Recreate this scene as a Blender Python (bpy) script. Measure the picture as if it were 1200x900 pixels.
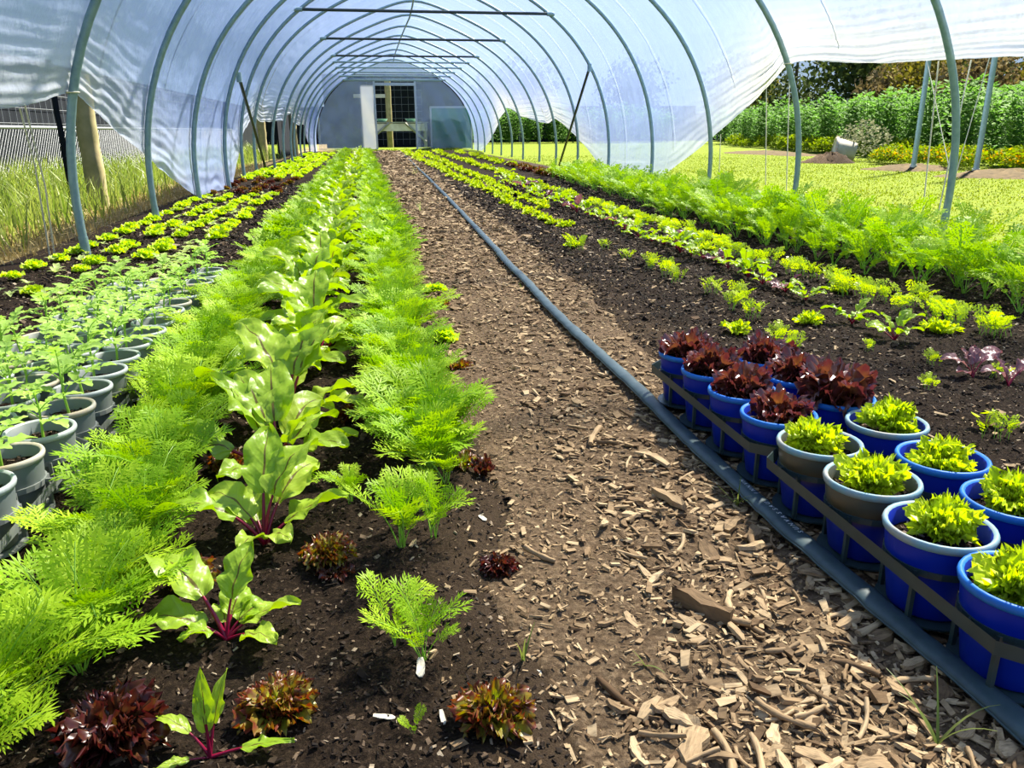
import bpy, math, random
import numpy as np
from mathutils import Vector, Matrix, Euler

for o in list(bpy.data.objects): bpy.data.objects.remove(o)
scene = bpy.context.scene
COL = scene.collection
PI = math.pi

# ------------------------------------------------------------------ camera
F_PX, PITCH, YAW, ROLL = 920.0, 0.3129, 0.1803, -0.0075
cam_d = bpy.data.cameras.new('camera'); cam = bpy.data.objects.new('camera', cam_d); COL.objects.link(cam)
cam_d.sensor_fit = 'HORIZONTAL'; cam_d.sensor_width = 36.0; cam_d.lens = 36.0 * F_PX / 1200.0
cam_d.clip_start = 0.02; cam_d.clip_end = 400
cp, sp, cy, sy = math.cos(PITCH), math.sin(PITCH), math.cos(YAW), math.sin(YAW)
fw = Vector((sy*cp, cy*cp, -sp)); rt = Vector((cy, -sy, 0)); up = rt.cross(fw)
r2 = rt*math.cos(ROLL) + up*math.sin(ROLL); u2 = up*math.cos(ROLL) - rt*math.sin(ROLL)
mw = Matrix((r2, u2, -fw)).transposed().to_4x4(); mw.translation = (-1.06, 0.0, 0.606)
cam.matrix_world = mw
scene.camera = cam

# ------------------------------------------------------------------ sky, sun, exposure
SUN_EL, SUN_AZ = math.radians(52), math.radians(40)     # azimuth from +X (right) towards +Y (down the tunnel)
world = bpy.data.worlds.new('world'); scene.world = world; world.use_nodes = True
wn = world.node_tree; bg = wn.nodes['Background']
wtc = wn.nodes.new('ShaderNodeTexCoord'); wsx = wn.nodes.new('ShaderNodeSeparateXYZ'); wrp = wn.nodes.new('ShaderNodeValToRGB')
wn.links.new(wtc.outputs['Generated'], wsx.inputs[0]); wn.links.new(wsx.outputs[2], wrp.inputs[0]); wn.links.new(wrp.outputs[0], bg.inputs[0])
SKY = [(0.0, (0.62, 0.80, 1.0)), (0.25, (0.36, 0.58, 1.0)), (1.0, (0.16, 0.36, 0.92))]      # clear sky, paler towards the horizon
wrp.color_ramp.elements.new(0.5)
for e_, (p_, c_) in zip(wrp.color_ramp.elements, SKY): e_.position = p_; e_.color = (*c_, 1)
bg.inputs[1].default_value = 0.46
sun_d = bpy.data.lights.new('sun', 'SUN'); sun = bpy.data.objects.new('sun', sun_d); COL.objects.link(sun)
sun_d.energy = 16.5; sun_d.angle = math.radians(2.6); sun_d.color = (1.0, 0.93, 0.80)
sdir = Vector((math.cos(SUN_EL)*math.cos(SUN_AZ), math.cos(SUN_EL)*math.sin(SUN_AZ), math.sin(SUN_EL)))
sun.rotation_euler = sdir.to_track_quat('Z', 'Y').to_euler(); sun.location = sdir * 40
vs = scene.view_settings
vs.view_transform = 'Standard'; vs.look = 'None'; vs.gamma = 1.0; vs.use_curve_mapping = False
vs.exposure = 0.72

# ------------------------------------------------------------------ materials
def new_mat(name):
    m = bpy.data.materials.new(name); m.use_nodes = True
    nt = m.node_tree
    for n in list(nt.nodes): nt.nodes.remove(n)
    out = nt.nodes.new('ShaderNodeOutputMaterial')
    return m, nt, out
def N(nt, t, **kw):
    n = nt.nodes.new(t)
    for k, v in kw.items():
        if k.startswith('i_'):
            key = k[2:]; key = int(key) if key.isdigit() else key
            n.inputs[key].default_value = v
        else: setattr(n, k, v)
    return n
def L(nt, a, b): nt.links.new(a, b)
def rgba(c): return (c[0], c[1], c[2], 1.0)
def ramp(nt, fac, stops, interp='LINEAR'):
    r = nt.nodes.new('ShaderNodeValToRGB'); cr = r.color_ramp; cr.interpolation = interp
    while len(cr.elements) < len(stops): cr.elements.new(0.5)
    for e, (p, c) in zip(cr.elements, stops): e.position = p; e.color = rgba(c)
    if fac is not None: L(nt, fac, r.inputs[0])
    return r.outputs[0]
def noise(nt, vec, scale, detail=3, rough=0.55):
    n = N(nt, 'ShaderNodeTexNoise'); n.inputs['Scale'].default_value = scale
    n.inputs['Detail'].default_value = detail; n.inputs['Roughness'].default_value = rough
    if vec is not None: L(nt, vec, n.inputs['Vector'])
    return n.outputs[0]
def math_n(nt, op, a, b=None, clamp=False):
    n = N(nt, 'ShaderNodeMath', operation=op, use_clamp=clamp)
    for i, v in enumerate((a, b)):
        if v is None: continue
        if isinstance(v, (int, float)): n.inputs[i].default_value = v
        else: L(nt, v, n.inputs[i])
    return n.outputs[0]
def mixc(nt, fac, a, b, blend='MIX'):
    n = N(nt, 'ShaderNodeMix', data_type='RGBA', blend_type=blend)
    for i, v in ((0, fac), (6, a), (7, b)):
        if isinstance(v, (int, float)): n.inputs[i].default_value = v
        elif isinstance(v, tuple): n.inputs[i].default_value = rgba(v)
        else: L(nt, v, n.inputs[i])
    return n.outputs[2]
def rnd_fac(nt):
    oi = N(nt, 'ShaderNodeObjectInfo'); at = N(nt, 'ShaderNodeAttribute', attribute_name='rnd')
    return math_n(nt, 'FRACT', math_n(nt, 'ADD', oi.outputs['Random'], at.outputs['Fac']))
def bump(nt, h, strength, dist=0.01):
    b = N(nt, 'ShaderNodeBump'); b.inputs['Strength'].default_value = strength; b.inputs['Distance'].default_value = dist
    L(nt, h, b.inputs['Height']); return b.outputs[0]
def surf(nt, out, col, rough=0.6, spec=0.3, metal=0.0, nrm=None):
    p = N(nt, 'ShaderNodeBsdfPrincipled')
    if isinstance(col, tuple): p.inputs['Base Color'].default_value = rgba(col)
    else: L(nt, col, p.inputs['Base Color'])
    if isinstance(rough, float): p.inputs['Roughness'].default_value = rough
    else: L(nt, rough, p.inputs['Roughness'])
    p.inputs['Specular IOR Level'].default_value = spec; p.inputs['Metallic'].default_value = metal
    if nrm is not None: L(nt, nrm, p.inputs['Normal'])
    if out is not None: L(nt, p.outputs[0], out.inputs[0])
    return p

def leaf_mat(name, ca, cb, tip=None, transl=0.42, rough=0.42, spec=0.35, nscale=30, vein=None, edge=None, bumpy=0.0):
    """leaf: base colour from ca..cb by piece, optional UV-driven tip/edge tint, veins, light shining through"""
    m, nt, out = new_mat(name)
    tc = N(nt, 'ShaderNodeTexCoord')
    nz = noise(nt, tc.outputs['Object'], nscale, 2)
    f = math_n(nt, 'ADD', math_n(nt, 'MULTIPLY', rnd_fac(nt), 0.65), math_n(nt, 'MULTIPLY', nz, 0.5))
    col = mixc(nt, f, ca, cb)
    nrm = None
    if vein is not None or edge is not None or tip is not None or bumpy:
        uv = N(nt, 'ShaderNodeUVMap'); sx = N(nt, 'ShaderNodeSeparateXYZ'); L(nt, uv.outputs[0], sx.inputs[0])
        au = math_n(nt, 'ABSOLUTE', math_n(nt, 'SUBTRACT', sx.outputs[0], 0.5)); v = sx.outputs[1]   # 0..0.5
        if edge is not None:          # tint that grows towards the leaf margin
            e = math_n(nt, 'MAXIMUM', v, math_n(nt, 'MULTIPLY', au, 1.9))
            e = math_n(nt, 'ADD', e, math_n(nt, 'MULTIPLY', math_n(nt, 'SUBTRACT', nz, 0.5), 0.7))
            r = ramp(nt, e, [(edge[1], (0, 0, 0)), (edge[2], (1, 1, 1))])
            col = mixc(nt, r, col, edge[0])
        if vein is not None:
            side = math_n(nt, 'FRACT', math_n(nt, 'MULTIPLY', math_n(nt, 'SUBTRACT', v, math_n(nt, 'MULTIPLY', au, 0.55)), 7.0))
            sidem = math_n(nt, 'LESS_THAN', math_n(nt, 'ABSOLUTE', math_n(nt, 'SUBTRACT', side, 0.5)), 0.045)
            mid = math_n(nt, 'LESS_THAN', au, math_n(nt, 'MULTIPLY', math_n(nt, 'SUBTRACT', 1.15, v), 0.035))
            col = mixc(nt, math_n(nt, 'MULTIPLY', sidem, 0.12), col, vein)
            col = mixc(nt, math_n(nt, 'MULTIPLY', mid, 0.85), col, vein)
            hb = math_n(nt, 'ABSOLUTE', math_n(nt, 'SUBTRACT', side, 0.5))
            hb = math_n(nt, 'ADD', math_n(nt, 'MULTIPLY', math_n(nt, 'MINIMUM', hb, 0.25), -2.0), math_n(nt, 'MULTIPLY', nz, 0.8))
            nrm = bump(nt, math_n(nt, 'ADD', math_n(nt, 'MULTIPLY', hb, 0.4), nz), 0.35, 0.004)
    if nrm is None and bumpy: nrm = bump(nt, nz, bumpy, 0.004)
    p = surf(nt, None, col, rough, spec, 0, nrm)
    tr = N(nt, 'ShaderNodeBsdfTranslucent')
    hs = N(nt, 'ShaderNodeHueSaturation'); hs.inputs['Saturation'].default_value = 1.1; hs.inputs['Value'].default_value = 1.25
    L(nt, col, hs.inputs['Color']); L(nt, hs.outputs[0], tr.inputs[0])
    mx = N(nt, 'ShaderNodeMixShader'); mx.inputs[0].default_value = transl
    L(nt, p.outputs[0], mx.inputs[1]); L(nt, tr.outputs[0], mx.inputs[2]); L(nt, mx.outputs[0], out.inputs[0])
    return m

def plain(name, c, rough=0.5, spec=0.4, metal=0.0, var=0.25, nscale=20, bmp=0.0, c2=None):
    m, nt, out = new_mat(name); tc = N(nt, 'ShaderNodeTexCoord')
    nz = noise(nt, tc.outputs['Object'], nscale, 5)
    c2 = c2 or tuple(x*(1-var) for x in c)
    col = mixc(nt, ramp(nt, nz, [(0.3, (0, 0, 0)), (0.7, (1, 1, 1))]), c, c2)
    surf(nt, out, col, rough, spec, metal, bump(nt, nz, bmp, 0.005) if bmp else None)
    return m

M = {}
M['carrot'] = leaf_mat('carrot_leaf', (0.16, 0.36, 0.008), (0.47, 0.64, 0.028), transl=0.35, nscale=14, rough=0.5, spec=0.22)
M['carrot_stem'] = leaf_mat('carrot_stem', (0.34, 0.58, 0.05), (0.40, 0.62, 0.10), transl=0.3)
M['beet'] = leaf_mat('beet_leaf', (0.25, 0.43, 0.018), (0.46, 0.60, 0.06), vein=(0.13, 0.07, 0.02), transl=0.40, rough=0.36, spec=0.4, nscale=45)
M['beet_purple'] = leaf_mat('beet_purple_leaf', (0.16, 0.03, 0.06), (0.30, 0.16, 0.14), vein=(0.25, 0.01, 0.05), transl=0.35, rough=0.3, spec=0.6)
M['beet_stem'] = leaf_mat('beet_stem', (0.30, 0.004, 0.040), (0.20, 0.004, 0.030), transl=0.15, rough=0.3, spec=0.5)
M['beet_stem_pale'] = leaf_mat('beet_stem_pale', (0.34, 0.42, 0.05), (0.20, 0.05, 0.03), transl=0.2, rough=0.3)
M['lettuce_red'] = leaf_mat('red_lettuce_leaf', (0.17, 0.15, 0.03), (0.22, 0.09, 0.03), edge=((0.085, 0.014, 0.014), 0.45, 1.0), transl=0.38, rough=0.3, spec=0.6, nscale=60)
M['lettuce_bronze'] = leaf_mat('bronze_lettuce_leaf', (0.34, 0.46, 0.025), (0.46, 0.44, 0.05), edge=((0.19, 0.04, 0.02), 0.66, 1.12), transl=0.38, rough=0.35, spec=0.5, nscale=60)
M['lettuce_potred'] = leaf_mat('potted_red_lettuce_leaf', (0.34, 0.19, 0.05), (0.34, 0.12, 0.05), edge=((0.13, 0.030, 0.030), 0.40, 1.0), transl=0.30, rough=0.24, spec=0.9, nscale=50)
M['lettuce_green'] = leaf_mat('green_lettuce_leaf', (0.50, 0.66, 0.02), (0.66, 0.76, 0.04), transl=0.42, rough=0.4, nscale=50)
M['lettuce_lime'] = leaf_mat('lime_lettuce_leaf', (0.50, 0.70, 0.03), (0.66, 0.80, 0.07), transl=0.40, rough=0.4, nscale=50)
M['tomato'] = leaf_mat('tomato_leaf', (0.34, 0.56, 0.07), (0.50, 0.70, 0.16), transl=0.40, rough=0.45, nscale=50, bumpy=0.3)
M['seedling'] = leaf_mat('seedling_leaf', (0.50, 0.62, 0.14), (0.62, 0.70, 0.28), transl=0.40)
M['bean'] = leaf_mat('bean_leaf', (0.035, 0.11, 0.014), (0.15, 0.28, 0.06), transl=0.35, nscale=3, rough=0.7, spec=0.08)
M['grass_tall'] = leaf_mat('tall_grass', (0.07, 0.15, 0.012), (0.25, 0.28, 0.07), transl=0.40, nscale=1.2)
M['grass_lawn'] = leaf_mat('lawn_grass', (0.10, 0.16, 0.007), (0.18, 0.215, 0.012), transl=0.35, nscale=2)
M['straw'] = leaf_mat('straw', (0.25, 0.19, 0.08), (0.36, 0.28, 0.12), transl=0.2)
M['marigold'] = leaf_mat('marigold_flower', (0.60, 0.24, 0.003), (0.62, 0.42, 0.006), transl=0.25, rough=0.8, spec=0.05)
M['yellow_leaf'] = leaf_mat('yellow_green_leaf', (0.09, 0.17, 0.010), (0.22, 0.27, 0.018), transl=0.3, rough=0.8, spec=0.05)
M['grey_leaf'] = leaf_mat('grey_leaf', (0.13, 0.15, 0.08), (0.24, 0.24, 0.15), transl=0.2, rough=0.8, spec=0.05)
M['tree_dark'] = leaf_mat('dark_tree_leaf', (0.025, 0.045, 0.015), (0.07, 0.09, 0.025), transl=0.2, rough=0.8, spec=0.05, nscale=1)
M['tree_olive'] = leaf_mat('olive_tree_leaf', (0.10, 0.10, 0.02), (0.22, 0.19, 0.03), transl=0.2, rough=0.8, spec=0.05, nscale=1)
M['tree_brown'] = leaf_mat('brown_tree_leaf', (0.11, 0.085, 0.035), (0.19, 0.15, 0.07), transl=0.2, rough=0.8, spec=0.05, nscale=1)
M['bark'] = plain('bark', (0.12, 0.09, 0.06), 0.9, 0.1, nscale=8, bmp=0.6)
M['galv'] = plain('galvanised_steel', (0.19, 0.29, 0.31), 0.42, 0.5, 0.3, c2=(0.27, 0.38, 0.40), nscale=26, bmp=0.05)
M['dark_steel'] = plain('dark_steel', (0.035, 0.05, 0.055), 0.45, 0.5, 0.4)
M['pale_steel'] = plain('pale_steel', (0.42, 0.48, 0.50), 0.4, 0.5, 0.4)
M['wire'] = plain('fence_wire', (0.28, 0.30, 0.32), 0.4, 0.5, 0.3)
M['black_cloth'] = plain('black_cloth', (0.005, 0.007, 0.010), 0.85, 0.1, c2=(0.010, 0.013, 0.018), nscale=2.5)
M['hose'] = plain('hose_plastic', (0.030, 0.053, 0.060), 0.45, 0.35, c2=(0.055, 0.088, 0.096), nscale=35, bmp=0.1)
M['print_white'] = plain('white_print', (0.6, 0.62, 0.63), 0.5)
M['pot_blue'] = plain('blue_plastic', (0.001, 0.014, 0.30), 0.45, 0.22, c2=(0.002, 0.026, 0.38), nscale=9)
M['pot_rimblue'] = plain('blue_rim_plastic', (0.02, 0.19, 0.60), 0.45, 0.3, c2=(0.012, 0.13, 0.52), nscale=25)
M['pot_teal'] = plain('scuffed_teal_rim', (0.12, 0.34, 0.45), 0.5, 0.4, c2=(0.38, 0.33, 0.26), nscale=22)
M['pot_grey'] = plain('grey_plastic', (0.14, 0.17, 0.17), 0.5, 0.4, c2=(0.22, 0.23, 0.21), nscale=14)
M['pot_greyrim'] = plain('pale_grey_rim', (0.42, 0.46, 0.45), 0.5, 0.4, c2=(0.28, 0.31, 0.31), nscale=25)
M['pot_stainrim'] = plain('stained_rim', (0.40, 0.30, 0.17), 0.6, 0.3, c2=(0.46, 0.45, 0.40), nscale=20)
M['tray_dark'] = plain('tray_plastic', (0.022, 0.042, 0.044), 0.38, 0.5, c2=(0.035, 0.060, 0.060), nscale=30)
M['tray_grey'] = plain('grey_tray_plastic', (0.16, 0.18, 0.17), 0.5, 0.4, c2=(0.24, 0.25, 0.23), nscale=30)
M['wood_post'] = plain('weathered_post', (0.36, 0.30, 0.16), 0.85, 0.15, c2=(0.22, 0.20, 0.09), nscale=9, bmp=0.5)
M['wood_grey'] = plain('grey_timber', (0.30, 0.30, 0.26), 0.8, 0.2, c2=(0.20, 0.20, 0.17), nscale=12, bmp=0.3)
M['rope'] = plain('rope', (0.72, 0.68, 0.55), 0.8, 0.2)
M['white_tub'] = plain('white_tub', (0.62, 0.60, 0.54), 0.6, 0.3, c2=(0.42, 0.38, 0.30), nscale=4)
M['white_scrap'] = plain('white_scrap', (0.56, 0.52, 0.43), 0.6, 0.3, c2=(0.46, 0.40, 0.30), nscale=40)
M['green_panel'] = plain('green_mesh_panel', (0.02, 0.17, 0.11), 0.7, 0.2, c2=(0.035, 0.22, 0.16), nscale=3)
M['aqua'] = plain('aqua_plastic', (0.25, 0.55, 0.42), 0.5)

# pots whose blue is scuffed brown below the rim
m, nt, out = new_mat('scuffed_blue_plastic'); tc = N(nt, 'ShaderNodeTexCoord'); sx = N(nt, 'ShaderNodeSeparateXYZ'); L(nt, tc.outputs['Object'], sx.inputs[0])
nz = noise(nt, tc.outputs['Object'], 14, 4)
z = math_n(nt, 'ADD', math_n(nt, 'MULTIPLY', sx.outputs[2], 8.7), math_n(nt, 'MULTIPLY', nz, 0.35))
surf(nt, out, ramp(nt, z, [(0.70, (0.001, 0.014, 0.27)), (0.82, (0.09, 0.055, 0.020)), (1.05, (0.07, 0.075, 0.06))]), 0.4, 0.5)
M['pot_scuffed'] = m

# soil
m, nt, out = new_mat('soil'); tc = N(nt, 'ShaderNodeTexCoord'); g = tc.outputs['Object']
n1 = noise(nt, g, 140, 8, 0.75); n2 = noise(nt, g, 5, 4); n3 = noise(nt, g, 420, 4, 0.7)
c = ramp(nt, n1, [(0.30, (0.005, 0.003, 0.002)), (0.50, (0.024, 0.0155, 0.0095)), (0.63, (0.075, 0.050, 0.030)), (0.76, (0.19, 0.14, 0.09))])
c = mixc(nt, math_n(nt, 'MULTIPLY', n2, 0.5), c, (0.028, 0.018, 0.011))
sx = N(nt, 'ShaderNodeSeparateXYZ'); L(nt, g, sx.inputs[0])
# paler dust and mulch crumbs mixed into the soil that borders the path
d = math_n(nt, 'ADD', sx.outputs[0], math_n(nt, 'MULTIPLY', math_n(nt, 'SUBTRACT', n2, 0.5), 0.35))
dust = ramp(nt, math_n(nt, 'DIVIDE', math_n(nt, 'ADD', d, 3.0), 6.0), [(0.325, (0, 0, 0)), (0.352, (1, 1, 1)), (0.462, (1, 1, 1)), (0.486, (0, 0, 0))])
c = mixc(nt, math_n(nt, 'MULTIPLY', dust, 0.40), c, ramp(nt, n3, [(0.3, (0.07, 0.045, 0.026)), (0.7, (0.22, 0.15, 0.088))]))
h = math_n(nt, 'ADD', n1, math_n(nt, 'MULTIPLY', n3, 0.5))
surf(nt, out, c, 0.95, 0.1, 0, bump(nt, h, 0.9, 0.012)); M['soil'] = m
m, nt, out = new_mat('path_mulch'); tc = N(nt, 'ShaderNodeTexCoord'); g = tc.outputs['Object']
n1 = noise(nt, g, 110, 8, 0.75); n2 = noise(nt, g, 8, 4); vo = N(nt, 'ShaderNodeTexVoronoi'); vo.inputs['Scale'].default_value = 70; L(nt, g, vo.inputs['Vector'])
c = ramp(nt, n1, [(0.30, (0.030, 0.018, 0.010)), (0.48, (0.125, 0.082, 0.046)), (0.62, (0.26, 0.18, 0.105)), (0.78, (0.42, 0.31, 0.19))])
c = mixc(nt, math_n(nt, 'MULTIPLY', n2, 0.4), c, (0.155, 0.105, 0.062))
surf(nt, out, c, 0.95, 0.1, 0, bump(nt, math_n(nt, 'ADD', n1, vo.outputs[0]), 0.8, 0.012)); M['path'] = m
def scrap_mat(name, stops, rough=0.85, sc=(30, 160, 160)):
    m, nt, out = new_mat(name); tc = N(nt, 'ShaderNodeTexCoord')
    mp = N(nt, 'ShaderNodeMapping'); mp.inputs['Scale'].default_value = sc; L(nt, tc.outputs['Object'], mp.inputs[0])
    gr = noise(nt, mp.outputs[0], 1.0, 4)
    c = ramp(nt, rnd_fac(nt), stops)
    c = mixc(nt, 0.85, c, ramp(nt, gr, [(0.28, (0.22, 0.20, 0.18)), (0.45, (0.75, 0.72, 0.68)), (0.7, (1.1, 1.06, 1.0))]), 'MULTIPLY')
    surf(nt, out, c, rough, 0.2, 0, bump(nt, gr, 0.4, 0.003)); return m
M['chip'] = scrap_mat('wood_chip', [(0.0, (0.11, 0.066, 0.033)), (0.3, (0.25, 0.168, 0.090)), (0.65, (0.40, 0.285, 0.158)), (1.0, (0.55, 0.415, 0.245))])
M['chip_big'] = scrap_mat('large_wood_chip', [(0.0, (0.12, 0.072, 0.036)), (0.3, (0.27, 0.182, 0.098)), (0.65, (0.42, 0.30, 0.17)), (1.0, (0.57, 0.43, 0.255))], 0.85, (2.2, 16, 16))
M['crumb'] = scrap_mat('soil_crumb', [(0.0, (0.008, 0.005, 0.003)), (0.45, (0.028, 0.018, 0.011)), (0.72, (0.075, 0.050, 0.031)), (0.92, (0.19, 0.135, 0.085)), (1.0, (0.45, 0.37, 0.26))])
# lawn / verge ground
m, nt, out = new_mat('lawn_ground'); tc = N(nt, 'ShaderNodeTexCoord'); g = tc.outputs['Object']
n1 = noise(nt, g, 14, 6, 0.7); n2 = noise(nt, g, 0.9, 4); n3 = noise(nt, g, 60, 3)
c = ramp(nt, n1, [(0.3, (0.065, 0.10, 0.005)), (0.5, (0.115, 0.16, 0.009)), (0.7, (0.18, 0.205, 0.016))])
sx = N(nt, 'ShaderNodeSeparateXYZ'); L(nt, g, sx.inputs[0])
dd = math_n(nt, 'ADD', sx.outputs[0], math_n(nt, 'MULTIPLY', n2, 0.9))
dry = ramp(nt, math_n(nt, 'DIVIDE', math_n(nt, 'ADD', dd, 6.0), 6.0), [(0.50, (0, 0, 0)), (0.58, (1, 1, 1)), (0.70, (1, 1, 1)), (0.78, (0, 0, 0))])
c = mixc(nt, math_n(nt, 'MULTIPLY', dry, 0.9), c, ramp(nt, n3, [(0.3, (0.13, 0.085, 0.045)), (0.7, (0.36, 0.26, 0.13))]))
surf(nt, out, c, 0.95, 0.1, 0, bump(nt, math_n(nt, 'ADD', n1, n3), 0.8, 0.03)); M['lawn'] = m

# polythene film: partly see-through, partly scattering; the gathered, dirtier hem ('hem' attribute) scatters more
def film_mat(name, clear, clear_hem, tint, hem_tint, glossy=0.10):
    m, nt, out = new_mat(name); tc = N(nt, 'ShaderNodeTexCoord'); g = tc.outputs['Object']
    at = N(nt, 'ShaderNodeAttribute', attribute_name='hem'); hem = at.outputs['Fac']
    mp = N(nt, 'ShaderNodeMapping'); mp.inputs['Scale'].default_value = (1.0, 2.2, 1.0); L(nt, g, mp.inputs[0])
    nz = noise(nt, mp.outputs[0], 2.2, 5, 0.6); n2 = noise(nt, g, 18, 4)
    col = mixc(nt, hem, tint, hem_tint)
    cl = mixc(nt, hem, (clear,)*3, (clear_hem,)*3)
    f = math_n(nt, 'SUBTRACT', 1.0, math_n(nt, 'MULTIPLY', cl, ramp(nt, nz, [(0.25, (0.78,)*3), (0.75, (1.15,)*3)])), True)
    tr = N(nt, 'ShaderNodeBsdfTranslucent'); L(nt, col, tr.inputs[0])
    df = N(nt, 'ShaderNodeBsdfDiffuse'); L(nt, col, df.inputs[0])
    gl = N(nt, 'ShaderNodeBsdfGlossy'); gl.inputs['Roughness'].default_value = 0.22
    nb = bump(nt, math_n(nt, 'ADD', nz, math_n(nt, 'MULTIPLY', n2, 0.25)), 0.35, 0.05)
    for b in (df, gl, tr): L(nt, nb, b.inputs['Normal'])
    a = N(nt, 'ShaderNodeMixShader'); a.inputs[0].default_value = 0.75; L(nt, tr.outputs[0], a.inputs[1]); L(nt, df.outputs[0], a.inputs[2])
    b = N(nt, 'ShaderNodeMixShader'); b.inputs[0].default_value = glossy; L(nt, a.outputs[0], b.inputs[1]); L(nt, gl.outputs[0], b.inputs[2])
    tp = N(nt, 'ShaderNodeBsdfTransparent'); tp.inputs[0].default_value = (0.97, 0.985, 1, 1)
    o_ = N(nt, 'ShaderNodeMixShader'); L(nt, f, o_.inputs[0]); L(nt, tp.outputs[0], o_.inputs[1]); L(nt, b.outputs[0], o_.inputs[2])
    L(nt, o_.outputs[0], out.inputs[0]); return m
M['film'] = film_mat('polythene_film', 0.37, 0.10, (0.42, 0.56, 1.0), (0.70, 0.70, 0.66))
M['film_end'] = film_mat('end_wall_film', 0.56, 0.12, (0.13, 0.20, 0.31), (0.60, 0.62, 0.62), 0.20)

# ------------------------------------------------------------------ mesh helpers
class MB:
    def __init__(s): s.V = []; s.F = []; s.UV = []; s.R = []; s.MI = []; s.n = 0
    def add(s, V, F, uv=None, r=0.0, mi=0):
        V = np.asarray(V, float); s.V.append(V); n = len(V)
        for f in F:
            f = np.asarray(f, int)
            if f.size: s.F.append(f + s.n); s.MI.append(np.full(len(f), mi))
        s.UV.append(np.zeros((n, 2)) if uv is None else np.asarray(uv, float))
        s.R.append(np.full(n, r, float) if np.isscalar(r) else np.asarray(r, float)); s.n += n
    def pack(s):
        if len(s.V) > 1: s.V = [np.concatenate(s.V)]; s.UV = [np.concatenate(s.UV)]; s.R = [np.concatenate(s.R)]
        if len(s.F) > 2:
            D = {}
            for f, m_ in zip(s.F, s.MI): D.setdefault((f.shape[1], int(m_[0])), []).append(f)
            s.F = [np.concatenate(v) for v in D.values()]; s.MI = [np.full(len(f), k[1]) for k, f in zip(D.keys(), s.F)]
        return s
    def merge(s, o, Mx=None, r=None):
        o.pack(); V = o.V[0]
        if Mx is not None:
            A = np.array(Mx); V = V @ A[:3, :3].T + A[:3, 3]
        off = s.n
        s.V.append(V); s.UV += o.UV; s.R += (o.R if r is None else [np.full(len(V), r)])
        for f, mi in zip(o.F, o.MI): s.F.append(f + off); s.MI.append(mi)
        s.n += len(V)
    def mesh(s, name, mats, smooth=True, hem=None):
        me = bpy.data.meshes.new(name)
        V = np.concatenate(s.V).astype(np.float32)
        sizes = np.concatenate([np.full(len(f), f.shape[1]) for f in s.F])
        loops = np.concatenate([f.ravel() for f in s.F]).astype(np.int32)
        starts = np.concatenate([[0], np.cumsum(sizes)[:-1]]).astype(np.int32)
        me.vertices.add(len(V)); me.vertices.foreach_set('co', V.ravel())
        me.loops.add(len(loops)); me.loops.foreach_set('vertex_index', loops)
        me.polygons.add(len(sizes)); me.polygons.foreach_set('loop_start', starts)
        me.polygons.foreach_set('use_smooth', np.full(len(sizes), bool(smooth)))
        me.polygons.foreach_set('material_index', np.concatenate(s.MI).astype(np.int32))
        uv = np.concatenate(s.UV).astype(np.float32)
        if uv.any(): me.uv_layers.new(name='UVMap').data.foreach_set('uv', uv[loops].ravel())
        R = np.concatenate(s.R).astype(np.float32)
        if R.any(): me.attributes.new('rnd', 'FLOAT', 'POINT').data.foreach_set('value', R)
        if hem is not None: me.attributes.new('hem', 'FLOAT', 'POINT').data.foreach_set('value', np.asarray(hem, np.float32))
        for m in (mats if isinstance(mats, (list, tuple)) else [mats]): me.materials.append(M[m] if isinstance(m, str) else m)
        me.update(calc_edges=True); me.validate()
        return me
def gridF(nu, nv):
    i = np.arange(nu-1)[None, :] + nu*np.arange(nv-1)[:, None]; i = i.ravel()
    return np.stack([i, i+1, i+1+nu, i+nu], 1)
def tube(mb, pts, rad, seg=8, cap=True, r=0.0, mi=0, flat=1.0, upv=(0, 0, 1)):
    pts = np.asarray(pts, float); n = len(pts); rad = np.broadcast_to(rad, (n,))
    T = np.gradient(pts, axis=0); T /= np.linalg.norm(T, axis=1)[:, None] + 1e-12
    U = np.tile(np.asarray(upv, float), (n, 1))
    bad = np.abs((T*U).sum(1)) > 0.95; U[bad] = (1, 0, 0) if abs(upv[0]) < 0.9 else (0, 1, 0)
    if bad.any() and not bad.all(): U[:] = (0.31, 0.17, 0.05) if abs(upv[2]) > .5 else U
    B = np.cross(T, U); B /= np.linalg.norm(B, axis=1)[:, None] + 1e-12
    Nn = np.cross(B, T)
    a = np.linspace(0, 2*PI, seg, endpoint=False)
    V = pts[:, None, :] + rad[:, None, None]*(np.cos(a)[None, :, None]*B[:, None, :] + flat*np.sin(a)[None, :, None]*Nn[:, None, :])
    V = V.reshape(-1, 3); F = []
    k = np.arange(seg); k2 = (k+1) % seg
    for i in range(n-1): F.append(np.stack([i*seg+k, i*seg+k2, (i+1)*seg+k2, (i+1)*seg+k], 1))
    Fs = [np.concatenate(F)]
    if cap:
        c0 = n*seg; V = np.concatenate([V, V[:seg], V[(n-1)*seg:n*seg], pts[:1], pts[-1:]]); cc = c0+2*seg      # caps keep their own edge
        Fs += [np.stack([c0+k2, c0+k, np.full(seg, cc)], 1), np.stack([c0+seg+k, c0+seg+k2, np.full(seg, cc+1)], 1)]
    mb.add(V, Fs, r=r, mi=mi)
def box(mb, lo, hi, r=0.0, mi=0):
    x0, y0, z0 = lo; x1, y1, z1 = hi
    V = [(x0,y0,z0),(x1,y0,z0),(x1,y1,z0),(x0,y1,z0),(x0,y0,z1),(x1,y0,z1),(x1,y1,z1),(x0,y1,z1)]
    mb.add(V, [np.array([(0,3,2,1),(4,5,6,7),(0,1,5,4),(1,2,6,5),(2,3,7,6),(3,0,4,7)])], r=r, mi=mi)
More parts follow.
